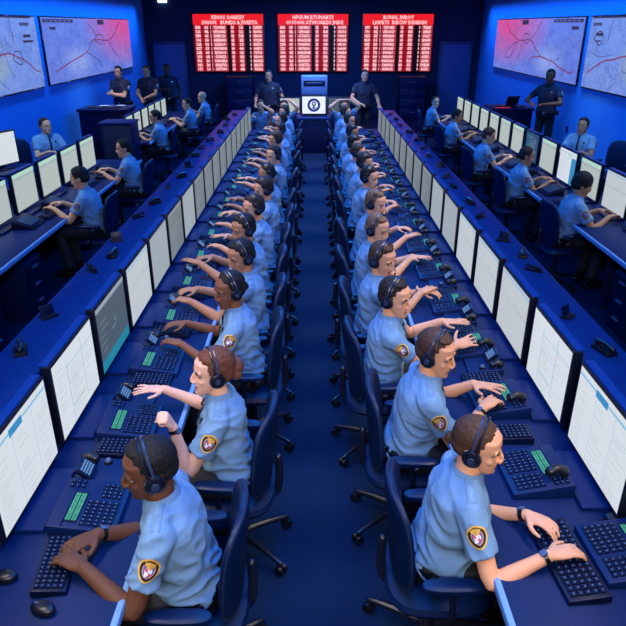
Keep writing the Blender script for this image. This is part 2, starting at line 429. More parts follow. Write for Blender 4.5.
    for i in range(len(co)):
        q = V(co[i]); zz = q.z-hipz
        a = noise.noise(V((q.x*8+sd, q.y*9+q.z*4, q.z*15+q.x*8)))
        a = 1-abs(a)*2.4
        wgt = .40+1.1*max(0, 1-max(zz, 0)/.32)
        co[i] += nrm[i]*(a*fold*wgt-.005)
    set_co(sm, co); sm.materials.append(M[uni]); shirt = link('shirt', sm, root)
    bvh = BVHTree.FromPolygons([tuple(c) for c in co], [tuple(p.vertices) for p in sm.polygons])
    def project(p, d, off):
        hit = bvh.ray_cast(p-d*.12, d, .4)
        if hit[0] is None: return p
        return hit[0]-d*off
    def decal(name, c, d, up, layers, parent, nseg=24):
        d = d.normalized(); up = (up-d*up.dot(d)).normalized(); rt = d.cross(up); mb = MB(); k = 0
        for (outline, sc0, sc1, m) in layers:
            vs = []
            for sc in (sc0, sc1):
                for (x, y) in outline: vs.append(project(c+rt*x*sc+up*y*sc, d, .0035+k*.0012))
            n = len(outline); fs = [[j, (j+1) % n, n+(j+1) % n, n+j] for j in range(n)]
            if sc1 == 0: fs = [[j, (j+1) % n, n] for j in range(n)]; vs = vs[:n+1]
            mb.add(vs, fs, m); k += 1
        return mb.build(name, parent)
    shield = []
    for j in range(24):
        q = 2*PI*j/24; x = .041*math.sin(q); y = .048*math.cos(q)
        if y > 0: y = min(y, .040+.008*math.cos(q*3)); x = math.copysign(min(abs(x)*1.12, .041), x)
        else: x = x*(1-.18*(-y/.048)); 
        shield.append((x, y))
    circ = [(.02*math.sin(2*PI*j/12), .02*math.cos(2*PI*j/12)) for j in range(12)]
    sq = lambda cx, cy, a, b_: [(cx-a, cy-b_), (cx+a, cy-b_), (cx+a, cy+b_), (cx-a, cy+b_)]
    for s in (-1, 1):
        S, E, W = arms[s]; u = (E-S).normalized()
        out = V((s, -.12, .18)); out = (out-u*out.dot(u)).normalized()
        c = S+u*.088+out*.07
        if uni == 'shirt':
            lay = [(shield, 1, .84, 'gold'), (shield, .84, .60, 'patch_black'), (shield, .60, .54, 'gold'), (shield, .54, 0, 'patch_purple')]
            if vox < .009:
                lay += [(circ, .75, .45, 'patch_white')]
                for k_ in range(-2, 3): lay.append((sq(k_*.0085, .034-.0012*k_*k_, .0032, .0032), 1, .01, 'gold'))
                lay += [(sq(-.008, -.014, .006, .004), 1, .01, 'patch_white'), (sq(.007, -.010, .005, .005), 1, .01, 'patch_red'), (sq(0, .004, .006, .006), 1, .01, 'patch_white'), (sq(-.011, .008, .004, .005), 1, .01, 'patch_red')]
        else: lay = [(shield, 1, .8, 'gold'), (shield, .8, .5, 'patch_white'), (shield, .5, 0, 'patch_purple')]
        decal('shoulder_patch', c, -out, -u, lay, shirt)
        if vox < .009:
            # epaulet strip on the shoulder
            cN, an = sp(.50); a0 = cN+V((s*.062*w, .0, .03)); a1 = S+V((s*.02, 0, .09)); mb = MB(); L0 = []; 
            for k_ in range(7):
                t = k_/6; pp = a0.lerp(a1, t); wv = V((0, .019, 0))
                L0.append([project(pp-wv, V((0, 0, -1)), .004), project(pp+wv, V((0, 0, -1)), .004)])
            vs = [x for r_ in L0 for x in r_]; fs = [[2*k_, 2*k_+1, 2*k_+3, 2*k_+2] for k_ in range(6)]
            vs2 = [x-V((0, 0, .006)) for x in vs]; n = len(vs); fs += [[a+n for a in f[::-1]] for f in fs]
            for k_ in range(6): fs += [[2*k_, 2*k_+2, 2*k_+2+n, 2*k_+n], [2*k_+1, 2*k_+1+n, 2*k_+3+n, 2*k_+3]]
            mb.add(vs, fs[:0], 'stitch'); mb = MB(); mb.add(vs+vs2, fs, 'stitch' if uni == 'shirt' else 'navy_trim'); mb.build('epaulet', shirt)
    # collar
    cb = MB(); cc, an = sp(.515); f = V((0, math.cos(an), -math.sin(an))); upv = V((0, math.sin(an), math.cos(an)))
    r1, r2 = [], []; rings = []
    for j in range(25):
        q = math.radians(105+330*j/24+15*0); q = math.radians(90+14+332*j/24)
        dv = V((1, 0, 0))*math.cos(q)+f*math.sin(q); fr = max(0, math.sin(q))
        base = cc+dv*.0635*w+f*.006
        drop = .020+.030*fr**3
        rings.append([base+upv*.030-f*.004, base+upv*.034+dv*.006-f*.004, base+dv*(.014+.012*fr)-upv*(drop-.012), base+dv*(.008+.010*fr)-upv*(drop-.010), base-upv*.012])
    cb.loft([[x for x in r] for r in rings], 'shirt' if uni == 'shirt' else 'shirt_navy'); cb.build('collar', shirt)
    if tie:
        tb = MB(); rows = []
        for k_ in range(13):
            t = .505-.40*k_/12; c, an = sp(t); f = V((0, math.cos(an), -math.sin(an)))
            wd = .014 if k_ == 0 else .012+.016*k_/12
            ps = [project(c+f*.14+V((x*wd, 0, 0)), -f, .010-.003*abs(x)) for x in (-1, 0, 1)]
            if k_ < 2: ps = [q_+f*.012 for q_ in ps]
            rows.append(ps)
        vs = [x for r_ in rows for x in r_]; n = len(vs); bk = [x-f*.006 for x in vs]
        fs = [[3*k_+i, 3*k_+i+1, 3*k_+i+4, 3*k_+i+3] for k_ in range(12) for i in (0, 1)]
        fs += [[a+n for a in q_[::-1]] for q_ in fs]
        tb.add(vs+bk, fs, 'tie'); tb.build('tie', shirt)
    # badge and pocket
    if vox < .013:
        for s in (-1, 1):
            c, an = sp(.33); f = V((0, math.cos(an), -math.sin(an))); u = V((0, math.sin(an), math.cos(an)))
            decal('pocket', c+f*.14+V((s*.085*w, 0, 0)), -f, u, [(sq(0, 0, .042, .048), 1, .01, 'stitch' if uni == 'shirt' else 'navy_trim')], shirt)
        decal('badge', c+f*.14+u*.065+V((-.085*w, 0, 0)), -f, u, [(circ, .9, 0, 'tie' if uni == 'shirt' else 'steel')], shirt)
    # trousers
    tm = MB(); tm.loft([ring(t, a*w, bb*build, 0) for t, a, bb in [(-.08, .150, .120), (-.04, .172, .135), (.02, .170, .132), (.05, .162, .124)]], 'trousers')
    for s in (-1, 1):
        hp, kn, an = legs[s]
        if stand: tm.tube([hp, kn, an-V((0, 0, .03))], [.098, .075, .066], 'trousers', n=14, cap='flat')
        else: tm.tube([hp-V((0, .04, 0)), hp.lerp(kn, .5), kn, kn.lerp(an, .3), an+V((0, 0, .02))], [.092, .085, .075, .066, .066], 'trousers', n=14, cap='flat')
    t_ = remesh(tm, max(vox*1.5, .012), 2); t_.materials.append(M['trousers']); tr = link('trousers', t_, root)
    sb = {}
    for s in (-1, 1):
        hp, kn, an = legs[s]; q = MB()
        q.ell((an.x, an.y+.05, .045), (.048, .135, .045), 'leather', e1=.8); q.tube([(an.x, an.y-.02, .05), (an.x, an.y-.01, .13)], [.045, .045], 'leather')
        q.box((an.x, an.y+.05, .012), (.088, .25, .022), 'leather', .008); q.build('shoe', root)
    # belt
    bb_ = MB(); ro = ring(.0, .180*w, .140*build, 0, 28); ri = ring(.0, .170*w, .130*build, 0, 28); c, an = sp(0); u = V((0, math.sin(an), math.cos(an)))
    rings = [[p_-u*.022 for p_ in ro], [p_+u*.022 for p_ in ro], [p_+u*.022 for p_ in ri], [p_-u*.022 for p_ in ri], [p_-u*.022 for p_ in ro]]
    bb_.loft(rings, 'leather', cap=False); belt = bb_.build('belt', root)
    pb = MB()
    for q in ((200, 250, 290, 340) if vox < .009 else (200, 340)):
        q = math.radians(q); f = V((0, math.cos(an), -math.sin(an))); pp = c+V((math.cos(q)*.19*w, 0, 0))+f*math.sin(q)*.148
        pb = MB(); pb.box((0, 0, 0), (.05, .04, .08), 'leather', .008, X=Matrix.Translation(pp)); pb.build('belt_pouch', belt)
    fb_ = c+V((0, math.cos(an), -math.sin(an)))*.142*build
    pb = MB(); pb.box((0, 0, 0), (.045, .008, .038), 'steel', .004, X=Matrix.Translation(fb_)); pb.build('belt_buckle', belt)
    if watch:
        for s in watch:
            S, E, W = arms[s]; d = (W-E).normalized(); wm = MB()
            wm.tube([W-d*.030, W-d*.012], [.0315, .0305], 'leather', n=16, sub=1, cap='flat')
            up = (V((0, 0, 1))-d*d.z).normalized()
            X = Matrix.Translation(W-d*.021+up*.030) @ Matrix([d.cross(up).to_tuple()+(0,), d.to_tuple()+(0,), up.to_tuple()+(0,), (0, 0, 0, 1)]).transposed()
            wt = wm.build('wristwatch', root); fm = MB(); fm.box((0, 0, 0), (.026, .030, .008), 'knob', .003, X=X); fm.build('watch_face', wt)
    if headset:
        hs = MB(); X = MH
        def arc(r_, zz, y): return [(r_*math.sin(q), y, zz+(r_+.008)*math.cos(q)) for q in [math.radians(a) for a in range(-100, 101, 20)]]
        for yo, mm in ((.012, 'headset'), (-.006, 'headset_shine' if vox < .009 else 'headset')):
            hs.tube([(x, y+yo, z) for x, y, z in arc(.0955 if hair != 'curly' else .104, .022, -.004)], .0055, mm, n=8, sub=2, X=X)
        hso = hs.build('headset', root)
        for s in (-1, 1):
            e = MB()
            e.tube([(s*.078, -.004, -.004), (s*.088, -.004, -.004), (s*.100, -.004, -.004), (s*.106, -.004, -.004)], [.033, .039, .037, .026], 'headset', n=18, sub=1, cap='flat', X=X)
            e.tube([(s*.104, -.004, -.004), (s*.109, -.004, -.004)], [.016, .014], 'headset_shine', n=14, sub=1, cap='flat', X=X); e.build('ear_cup', hso)
        bmn = MB(); es = earside
        bmn.tube([(es*.095, .01, -.03), (es*.088, .05, -.055), (es*.06, .092, -.068), (es*.030, .108, -.068)], .0028, 'headset', n=6, X=X)
        bmn.ell((es*.026, .109, -.068), (.009, .008, .008), 'rubber', X=X, nu=8, nv=6); bmn.build('microphone_boom', hso)
    if glasses:
        g = MB(); X = MH
        for s in (-1, 1):
            g.tube([(s*.031+.019*math.cos(q), .092, .002+.014*math.sin(q)) for q in [2*PI*j/10 for j in range(11)]], .0016, 'glass_rim', n=5, sub=1, X=X)
            g.tube([(s*.05, .090, .004), (s*.078, .0, .008)], .0018, 'glass_rim', n=5, X=X)
        g.tube([(-.012, .094, .004), (.012, .094, .004)], .0016, 'glass_rim', n=5, X=X); g.build('glasses', root)
    return root

# ------------------------------------------------------------------ room shell
YB = 22.4; XW = 5.47; ZC = 3.75; YF = -2.6
def slab(name, c, d, m): return structure(MB().box(c, d, m).build(name, smooth=False))
slab('floor', (0, (YB+YF)/2, -.05), (2*XW+.4, YB-YF+.4, .1), 'floor')
slab('ceiling', (0, (YB+YF)/2, ZC+.05), (2*XW+.4, YB-YF+.4, .1), 'ceiling')
slab('wall_left', (-XW-.1, (YB+YF)/2, ZC/2), (.2, YB-YF, ZC), 'wall_side')
slab('wall_right', (XW+.1, (YB+YF)/2, ZC/2), (.2, YB-YF, ZC), 'wall_side')
slab('wall_back', (0, YB+.1, ZC/2), (2*XW+.4, .2, ZC), 'wall_back')
slab('wall_front', (0, YF-.1, ZC/2), (2*XW+.4, .2, ZC), 'wall_back')
slab('baseboard_left', (-XW+.01, (YB+YF)/2, .06), (.02, YB-YF, .12), 'baseboard')
slab('baseboard_right', (XW-.01, (YB+YF)/2, .06), (.02, YB-YF, .12), 'baseboard')
slab('baseboard_back', (0, YB-.01, .06), (8.3, .02, .12), 'baseboard')
for k, x0, x1, hx in ((1, -5.16, -4.22, -4.32), (2, 4.20, 5.14, 4.30)):
    d = structure(MB().box(((x0+x1)/2, YB-.025, 1.11), (x1-x0, .05, 2.22), 'door', .004).build('door_%d' % k))
    fr = MB(); fr.box((x0-.03, YB-.04, 1.13), (.07, .08, 2.3), 'door_frame', .006).box((x1+.03, YB-.04, 1.13), (.07, .08, 2.3), 'door_frame', .006).box(((x0+x1)/2, YB-.04, 2.27), (x1-x0+.13, .08, .07), 'door_frame', .006)
    fr.build('door_frame', d)
    MB().tube([(hx, YB-.05, 1.05), (hx, YB-.10, 1.05), (hx+(.1 if k == 2 else -.1)*1, YB-.10, 1.05)], .011, 'steel', n=8, sub=1).build('door_handle', d)

# ------------------------------------------------------------------ red status boards
def text_mesh(body, size, off=0., align='CENTER', xs=1., space=1., ls=1.):
    cu = bpy.data.curves.new('t', 'FONT'); cu.body = body; cu.size = size; cu.offset = off; cu.align_x = align; cu.space_character = space; cu.space_line = ls
    cu.extrude = .002; cu.resolution_u = 1
    o = bpy.data.objects.new('t', cu); C.objects.link(o); dg = bpy.context.evaluated_depsgraph_get(); dg.update()
    me = bpy.data.meshes.new_from_object(o.evaluated_get(dg)); bpy.data.objects.remove(o)
    co = get_co(me)
    if len(co): co[:, 0] *= xs; set_co(me, co)
    me.materials.clear(); return me
def put_text(name, body, loc, size, m, parent, rot=(PI/2, 0, 0), **k):
    me = text_mesh(body, size, **k); me.materials.append(M[m]); o = link(name, me, parent); o.location = loc; o.rotation_euler = rot; return o
heads = [('KINOS OARKEY', 'DNON   BUNDS & JWESTA'), ('NFGUM RTUNARTS', 'OUOON ATWUARDS JNDE'), ('RUNAL INROY', 'LNVRTS  INSCW DEGEGN')]
cols = [(.02, .11, 'c'), (.11, .145, 'g'), (.15, .22, 'c'), (.225, .235, 'k'), (.24, .255, 'c'), (.258, .268, 'k'), (.27, .475, 'c'), (.48, .525, 'k'), (.53, .585, 'c'), (.585, .635, 'g'), (.64, .72, 'c'), (.73, .835, 'k'), (.84, .99, 'c')]
for bi, (xc, pos) in enumerate(((-2.73, 'left of three on the back wall'), (0, 'middle board, above the supervisor desk'), (2.74, 'right of three on the back wall'))):
    Wd, Hh, z0 = 2.26, 1.72, 1.40; rt = empty('status_board', (xc, YB, z0))
    tag(rt, 'lit red board of white figures, ' + pos, 'display board', 'red status boards')
    MB().box((0, -.04, Hh/2), (Wd+.08, .08, Hh+.08), 'bezel', .01).build('frame', rt)
    mb = MB(); y = -.083; X0 = -Wd/2
    mb.quad((X0, y, 0), (-X0, y, 0), (-X0, y, Hh), (X0, y, Hh), 'r_rule')
    hh = Hh*.185
    mb.quad((X0, y-.003, Hh-hh), (-X0, y-.003, Hh-hh), (-X0, y-.003, Hh), (X0, y-.003, Hh), 'r_head')
    rows = 11; rh = (Hh-hh)/rows
    for a, c_, ty in cols:
        xa, xb = X0+a*Wd, X0+c_*Wd
        if ty == 'k': mb.quad((xa, y-.004, 0), (xb, y-.004, 0), (xb, y-.004, Hh-hh), (xa, y-.004, Hh-hh), 'r_black')
        for r in range(rows):
            zb = r*rh+rh*.12; zt = zb+rh*.78
            if ty != 'k': mb.quad((xa, y-.003, zb), (xb, y-.003, zb), (xb, y-.003, zt), (xa, y-.003, zt), 'r_cell' if ty == 'c' else 'r_gap')
    mb.build('screen', rt, smooth=False)
    put_text('heading', heads[bi][0], (0, y-.006, Hh-hh*.46), .15, 'r_text', rt, off=.006)
    put_text('heading', heads[bi][1], (.05, y-.006, Hh-hh*.93), .15, 'r_text', rt, off=.006, xs=1.0)
    for a, c_, ty in cols:
        if ty == 'g': continue
        n = max(1, int((c_-a)*Wd/.062)); xm = X0+(a+c_)/2*Wd
        if ty == 'k' and c_-a < .05: continue
        if ty == 'k': n = 1; xm += .06
        chars = '0123456789EBSRN8060' if ty == 'c' else '008'
        body = '\n'.join(''.join(random.choice(chars) for _ in range(n)) for r in range(rows))
        me = text_mesh(body, .125, off=.006, ls=1); co = get_co(me)
        w_ = co[:, 0].max()-co[:, 0].min(); tw = ((c_-a)*Wd*.9 if ty == 'c' else .05)
        h_ = co[:, 1].max()-co[:, 1].min(); co[:, 0] *= tw/w_; co[:, 1] = (co[:, 1]-co[:, 1].min())/h_*((rows-1)*rh+rh*.62)+rh*.2
        set_co(me, co); me.materials.append(M['r_text']); o = link('figures', me, rt); o.location = (xm, y-.006, 0); o.rotation_euler = (PI/2, 0, 0)

# ------------------------------------------------------------------ wall maps
def ribbon(mb, pts, wd, m, to3, lift):
    pts, _ = catmull([V((p[0], p[1], 0)) for p in pts], [1]*len(pts), 5)
    pts = [p+V((noise.noise(p*9)*.012, noise.noise(p*9+V((5, 5, 0)))*.02, 0)) for p in pts]
    q = [to3(p.x, p.y, lift) for p in pts]; vs = []
    for i, p in enumerate(q):
        t = (q[min(i+1, len(q)-1)]-q[max(i-1, 0)]).normalized(); s = V((1, 0, 0)).cross(t)*wd/2; vs += [p-s, p+s]
    mb.add(vs, [[2*i, 2*i+1, 2*i+3, 2*i+2] for i in range(len(q)-1)], m)
def wall_map(side, y0, y1, label, kind):
    # u runs left to right as seen from the middle of the room
    Z0, Z1 = 1.66, 2.93; L = y1-y0; rt = empty('wall_map', (side*XW, (y0+y1)/2, Z0))
    tag(rt, label, 'map', 'lit wall maps')
    pw = MB().box((-side*.02, 0, (Z1-Z0)/2), (.04, L+.05, Z1-Z0+.05), 'm_city', .005); pw.mats = ['bezel']; pw.build('frame', rt)
    def to3(u, v, lift): return V((-side*(.042+lift), (u-.5)*L if side < 0 else (.5-u)*L, v*(Z1-Z0)))
    mname = 'map_%s_%d' % ('l' if side < 0 else 'r', int(y0))
    if kind == 'pink':
        cu, tu = ((.93, .30) if side < 0 else (.16, .7))
        c = to3(cu, 1.0, 0); t = to3(tu, .3, 0); c.z *= 3; t.z *= 3
        off = V((.25, .25, .25))
        map_material(mname, (.08, .15, .72), (.26, .36, .98), c+off, 3.7, t+off, 1.2, (.34, .44, .95), 1)
    else:
        c = to3(.78 if side < 0 else .6, .4, 0); off = V((.25, .25, .25))
        map_material(mname, (.12, .24, .80), (.32, .45, .92), c, 0, V((0, to3(.35 if side < 0 else .70, .4, 0).y, 1.5))+off, 1.6, (.48, .60, .36), 1)
    mb = MB(); mb.quad(to3(0, 0, 0), to3(1, 0, 0), to3(1, 1, 0), to3(0, 1, 0), mname); mb.build('map_sheet', rt, smooth=False)
    rb = MB(); lb = MB()
    if kind == 'pink' and side < 0:
        R1 = [[(.06, .18), (.2, .3), (.38, .42), (.44, .58), (.5, .63), (.62, .62), (.7, .63), (.78, .78), (.86, .95)]]
        D1 = [[(.42, .97), (.48, .8), (.53, .66)], [(.66, .62), (.72, .42), (.8, .2), (.84, .05)], [(.38, .42), (.48, .3), (.56, .12)]]
        W1 = [[(.10, .85), (.13, .6), (.10, .4), (.15, .2)], [(.3, .9), (.33, .6), (.28, .35), (.3, .1)], [(.9, .9), (.93, .6), (.88, .3)], [(.6, .55), (.62, .3), (.6, .1)]]
        ct = (.55, .62); Lb = [(.01, .93, .28, .98), (.55, .90, .63, .985), (.06, .82, .11, .86)]
    elif kind == 'pink':
        R1 = [[(.14, .97), (.2, .80), (.34, .62), (.5, .62), (.58, .45), (.64, .36), (.8, .26), (.92, .16), (.97, .2)], [(.64, .36), (.52, .3), (.5, .12)]]
        D1 = [[(.34, .60), (.22, .42), (.18, .25), (.26, .3), (.34, .56)], [(.5, .62), (.56, .8), (.6, .95)], [(.40, .55), (.36, .2)]]
        W1 = [[(.05, .2), (.1, .45), (.06, .7)], [(.72, .9), (.68, .6), (.74, .4)], [(.82, .5), (.88, .7), (.94, .55)], [(.45, .3), (.42, .05)]]
        ct = (.44, .64); Lb = [(.73, .93, .99, .98), (.37, .90, .45, .985), (.90, .82, .96, .87)]
    elif side < 0:
        R1 = [[(.0, .85), (.25, .6), (.5, .50), (.65, .52), (.8, .42), (.95, .22)]]; D1 = [[(.72, 1.), (.73, .66)]]; W1 = [[(.3, .9), (.45, .6), (.5, .3), (.6, .05)], [(.6, .9), (.62, .5), (.68, .2)]]
        ct = (.75, .45); Lb = [(.82, .88, .92, .92), (.84, .72, .92, .76), (.83, .65, .94, .68), (.3, .98, .95, 1.)]
    else:
        R1 = [[(.04, .22), (.2, .38), (.35, .46), (.5, .55), (.62, .75), (.8, .85), (1, .9)]]; D1 = [[(.24, 1.), (.22, .68)]]; W1 = [[(.05, .5), (.15, .46), (.3, .5)], [(.5, .9), (.6, .6), (.7, .4), (.66, .1)], [(.4, .3), (.7, .25), (.95, .4)]]
        ct = (.12, .70); Lb = [(.04, .88, .13, .92), (.08, .74, .16, .78), (.09, .66, .15, .68), (.02, .98, .6, 1.)]
    for r in R1: ribbon(rb, r, .026, 'm_road', to3, .006)
    for r in D1: ribbon(rb, r, .022, 'm_dark', to3, .004)
    for r in W1: ribbon(rb, r, .022, 'm_river', to3, .003)
    rg = random.Random(int(y0*3)+side)
    for k in range(34):
        p = (rg.random(), rg.random()); pts = [p]
        for j in range(4): p = (min(1, max(0, p[0]+rg.uniform(-.06, .06))), min(1, max(0, p[1]+rg.uniform(-.2, .2)))); pts.append(p)
        ribbon(rb, pts, .012, 'm_river', to3, .002)
    ribbon(rb, [(ct[0]-.05, ct[1]), (ct[0]-.02, ct[1]+.09), (ct[0]+.03, ct[1]+.08), (ct[0]+.05, ct[1]), (ct[0]+.01, ct[1]-.08), (ct[0]-.05, ct[1])], .02, 'm_dark', to3, .005)
    lb = rb
    for (a, b_, c_, d) in Lb: lb.quad(to3(a, b_, .007), to3(c_, b_, .007), to3(c_, d, .007), to3(a, d, .007), 'm_label')
    a, b_, c_, d = Lb[0]
    for k in range(6):
        u0 = a+(c_-a)*(.06+k*.15); lb.quad(to3(u0, b_+(d-b_)*.3, .009), to3(u0+(c_-a)*.10, b_+(d-b_)*.3, .009), to3(u0+(c_-a)*.10, b_+(d-b_)*.7, .009), to3(u0, b_+(d-b_)*.7, .009), 'm_river')
    lb.build('map_drawing', rt, smooth=False)
wall_map(-1, 13.85, 20.4, 'large lavender and pink road map on the left blue wall, above the left podium', 'pink')
wall_map(-1, 9.4, 13.55, 'pale green and blue road map on the left blue wall, nearer the camera', 'green')
wall_map(1, 13.85, 20.4, 'large lavender and pink road map on the right blue wall, behind the podium officer', 'pink')
wall_map(1, 9.4, 13.55, 'pale yellow and blue road map on the right blue wall, nearer the camera', 'green')
tag(MB().box((-4.79, YB-.05, 3.49), (.28, .10, .09), 'wall_lamp', .01).build('wall_lamp'), 'small glowing white lamp high on the back wall above the left door', 'lamp')
o = MB().box((XW-.008, 14.0, .75), (.016, .09, .13), 'panel', .004); o = tag(o.build('wall_outlet'), 'small dark outlet plate on the right blue wall below the map', 'outlet')

# ------------------------------------------------------------------ desks, ledges
def desk_run(side, x0, x1, y0, y1, lab, edge_w=.03, ledge=None, backpanel=None, zt=.77):
    rt = empty('workbench', (0, y0, 0)); tag(rt, lab, 'desk'); L = y1-y0; s = side
    MB().box((s*(x0+x1)/2, L/2, zt-.02), (x1-x0, L, .04), 'worktop', .006).build('worktop', rt)
    MB().box((s*(x0-.008), L/2, zt-.02), (edge_w, L, .044), 'edge', .012).build('edge_trim', rt)
    MB().box((s*(x1-.06), L/2, (zt-.045)/2), (.03, L, zt-.045), 'panel').build('modesty_panel', rt)
    n = max(2, int(L/2.2)+1)
    for k in range(n):
        MB().box((s*((x0+x1)/2+.06), .05+(L-.1)*k/(n-1), (zt-.042)/2), (x1-x0-.22, .035, zt-.042), 'panel', .004).build('support_panel', rt)
    return rt
desk_run(-1, .74, 1.405, .5, 13.9, 'long dark blue workbench of the left centre row with pale edge strip')
desk_run(1, .74, 1.405, .5, 13.9, 'long dark blue workbench of the right centre row with pale edge strip')
for s, nm in ((-1, 'left'), (1, 'right')):
    rt = empty('partition', (s*1.56, .5, 0)); tag(rt, 'waist high dark partition with glossy blue ledge behind the %s centre monitors' % nm, 'partition'); L = 13.4
    MB().box((-s*.08, L/2, .56), (.12, L, 1.12), 'ledge_side').build('wall_panel', rt)
    MB().box((0, L/2, 1.135), (.29, L, .03), 'ledge', .008).build('ledge_top', rt)
    MB().box((-s*.13, L/2, 1.12), (.025, L, .05), 'ledge_side', .004).build('front_lip', rt)
desk_run(-1, 2.83, 3.75, 3.6, 10.5, 'long workbench of the left side row, nearer section')
desk_run(-1, 3.08, 3.85, 12.1, 16.9, 'workbench of the left side row, farther section behind the dark cabinet')
desk_run(1, 2.90, 3.85, 3.6, 16.4, 'long workbench of the right side row with pale edge strip')
for s, y0, y1, x, nm in ((-1, 3.6, 10.5, 3.80, 'low dark screen behind the nearer left side monitors'), (1, 3.6, 16.4, 3.90, 'low dark screen behind the right side monitors'), (-1, 12.1, 16.9, 3.90, 'low dark screen behind the farther left side monitors')):
    tag(MB().box((s*x, (y0+y1)/2, .46), (.05, y1-y0, .92), 'panel', .006).build('desk_screen'), nm, 'partition')

# ------------------------------------------------------------------ monitors
def build_monitor(kind, W=.58, H=.42):
    if kind == 'small': kind = 'cream'; W = .46; H = .36
    """screen faces local +Y; base at z=0"""
    rt = empty('monitor'); zb = .055
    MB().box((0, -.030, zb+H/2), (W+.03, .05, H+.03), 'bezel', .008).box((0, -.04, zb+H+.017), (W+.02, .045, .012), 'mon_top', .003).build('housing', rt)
    MB().box((0, -.065, .14), (.09, .036, .24), 'bezel', .006).build('stand', rt)
    MB().box((0, .01, .010), (.42, .20, .020), 'plate', .006).box((0, .106, .021), (.38, .005, .003), 'console_dark', .001).build('base_plate', rt)
    mb = MB(); lift = [0]
    def R_(u0, v0, u1, v1, m):
        lift[0] += .00025; y = -.0045+lift[0]
        x = lambda u: (.5-u)*W      # seen from the front, u runs left to right
        z = lambda v: zb+v*H
        mb.quad((x(u1), y, z(v0)), (x(u0), y, z(v0)), (x(u0), y, z(v1)), (x(u1), y, z(v1)), m)
    rg = random.Random(hash(kind) % 1000 if not isinstance(kind, str) else sum(map(ord, kind)))
    base = dict(columns='s_white', forms='s_white', grey='s_grey', list='s_pale', dim='s_far', mid='s_mid', cream='s_cream', bluebar='s_white', dark='s_dkblue')[kind]
    R_(0, 0, 1, 1, base)
    if kind == 'columns':
        R_(0, .90, 1, .93, 's_sky'); R_(.33, .86, .55, .95, 's_blue'); R_(.36, 0, .365, .9, 's_sky'); R_(.70, 0, .705, .9, 's_sky')
        for c0 in (.04, .40, .74):
            for r in range(18):
                if rg.random() < .75: R_(c0, .06+r*.043, c0+rg.uniform(.1, .24), .066+r*.043, 's_line')
    elif kind == 'forms':
        R_(.30, .78, .98, .79, 's_sky'); R_(.30, .05, .306, .86, 's_blue'); R_(.68, .1, .686, .95, 's_blue'); R_(.30, .55, .68, .558, 's_sky'); R_(.32, .22, .62, .235, 's_green'); R_(.7, .6, .95, .606, 's_sky')
        for r in range(14):
            R_(.33, .08+r*.05, .33+rg.uniform(.1, .3), .087+r*.05, 's_line')
            if r % 2: R_(.05, .3+r*.045, .05+rg.uniform(.06, .18), .306+r*.045, 's_line'); R_(.72, .1+r*.05, .72+rg.uniform(.05, .2), .106+r*.05, 's_line')
    elif kind == 'grey':
        R_(0, 0, 1, .17, 's_teal'); R_(0, .93, 1, 1, 's_text'); R_(.42, .45, .58, .46, 's_text')
        for r in range(5): R_(.06, .3+r*.11, .06+rg.uniform(.1, .3), .306+r*.11, 's_text')
        R_(.55, .52, .60, .60, 's_text'); R_(.56, .53, .60, .61, 's_grey')
    elif kind in ('list', 'dim', 'mid'):
        ln = 's_line' if kind == 'list' else 's_text'
        R_(0, .94, 1, .97, 's_sky' if kind == 'list' else ln); R_(.0, .60, 1, .607, 's_blue' if kind == 'list' else ln)
        for r in range(20):
            if rg.random() < .8: R_(.06, .04+r*.044, .06+rg.uniform(.2, .8), .047+r*.044, ln)
        if kind == 'list': R_(.62, .66, .68, .68, 's_green')
    elif kind == 'cream':
        R_(0, .90, 1, 1, 's_mint'); R_(0, .84, 1, .86, 's_text')
        for c0 in range(7): R_(.1+c0*.13, .05, .104+c0*.13, .82, 's_pale')
        for r in range(15): R_(.05, .06+r*.05, .95, .066+r*.05, 's_pale')
    elif kind == 'bluebar':
        R_(.74, 0, 1, .82, 's_blue'); R_(0, .90, 1, .92, 's_sky'); R_(.30, .5, .306, .9, 's_sky')
        for r in range(12): R_(.05, .1+r*.06, .05+rg.uniform(.2, .6), .107+r*.06, 's_line')
        R_(.55, .82, .72, .90, 's_mint')
    elif kind == 'dark':
        for c0 in range(5):
            for r in range(14):
                if rg.random() < .8: R_(.1+c0*.17, .08+r*.06, .1+c0*.17+rg.uniform(.03, .12), .105+r*.06, 's_green' if c0 < 2 else 's_text')
    mb.build('screen', rt, smooth=False)
    return rt
PROTO = {}
desc = dict(small='cream screen', columns='white screen split by thin blue column lines', forms='white screen of blue-lined boxes and a green line', grey='grey screen with a teal strip along the bottom', list='white screen of fine text rows', dim='dim pale screen', mid='grey-white screen of text rows', cream='cream screen with a pale green header', bluebar='white screen with a blue bar at one side', dark='dark screen with rows of green text')
def monitor(kind, x, y, z, rz, label, group):
    if kind not in PROTO: PROTO[kind] = build_monitor(kind); o = PROTO[kind]; o.location = (x, y, z); o.rotation_euler = (0, 0, rz)
    else: o = dup(PROTO[kind], (x, y, z), rz)
    o['category'] = 'monitor'; o['label'] = label; o['group'] = group; return o
ZT = .77
kl = ['columns', 'forms', 'grey', 'list', 'mid', 'dim', 'mid', 'dim', 'dim', 'dim', 'dim', 'dim', 'dim', 'dim', 'dim', 'dim', 'dim']
for k, kd in enumerate(kl):
    monitor(kd, -1.275, 2.30+.68*k, ZT, -PI/2, '%s monitor on the left centre row, %s' % (nth(k, 17), desc[kd]), 'monitors on the left centre row')
kr = ['columns', 'forms', 'list', 'list', 'list', 'mid', 'mid', 'dim', 'dim', 'dim', 'dim', 'dim', 'dim', 'dim', 'dim', 'dim']
for k, kd in enumerate(kr):
    monitor(kd, 1.325, 2.44+.705*k, ZT, PI/2, '%s monitor on the right centre row, %s' % (nth(k, 16), desc[kd]), 'monitors on the right centre row')
n = 6
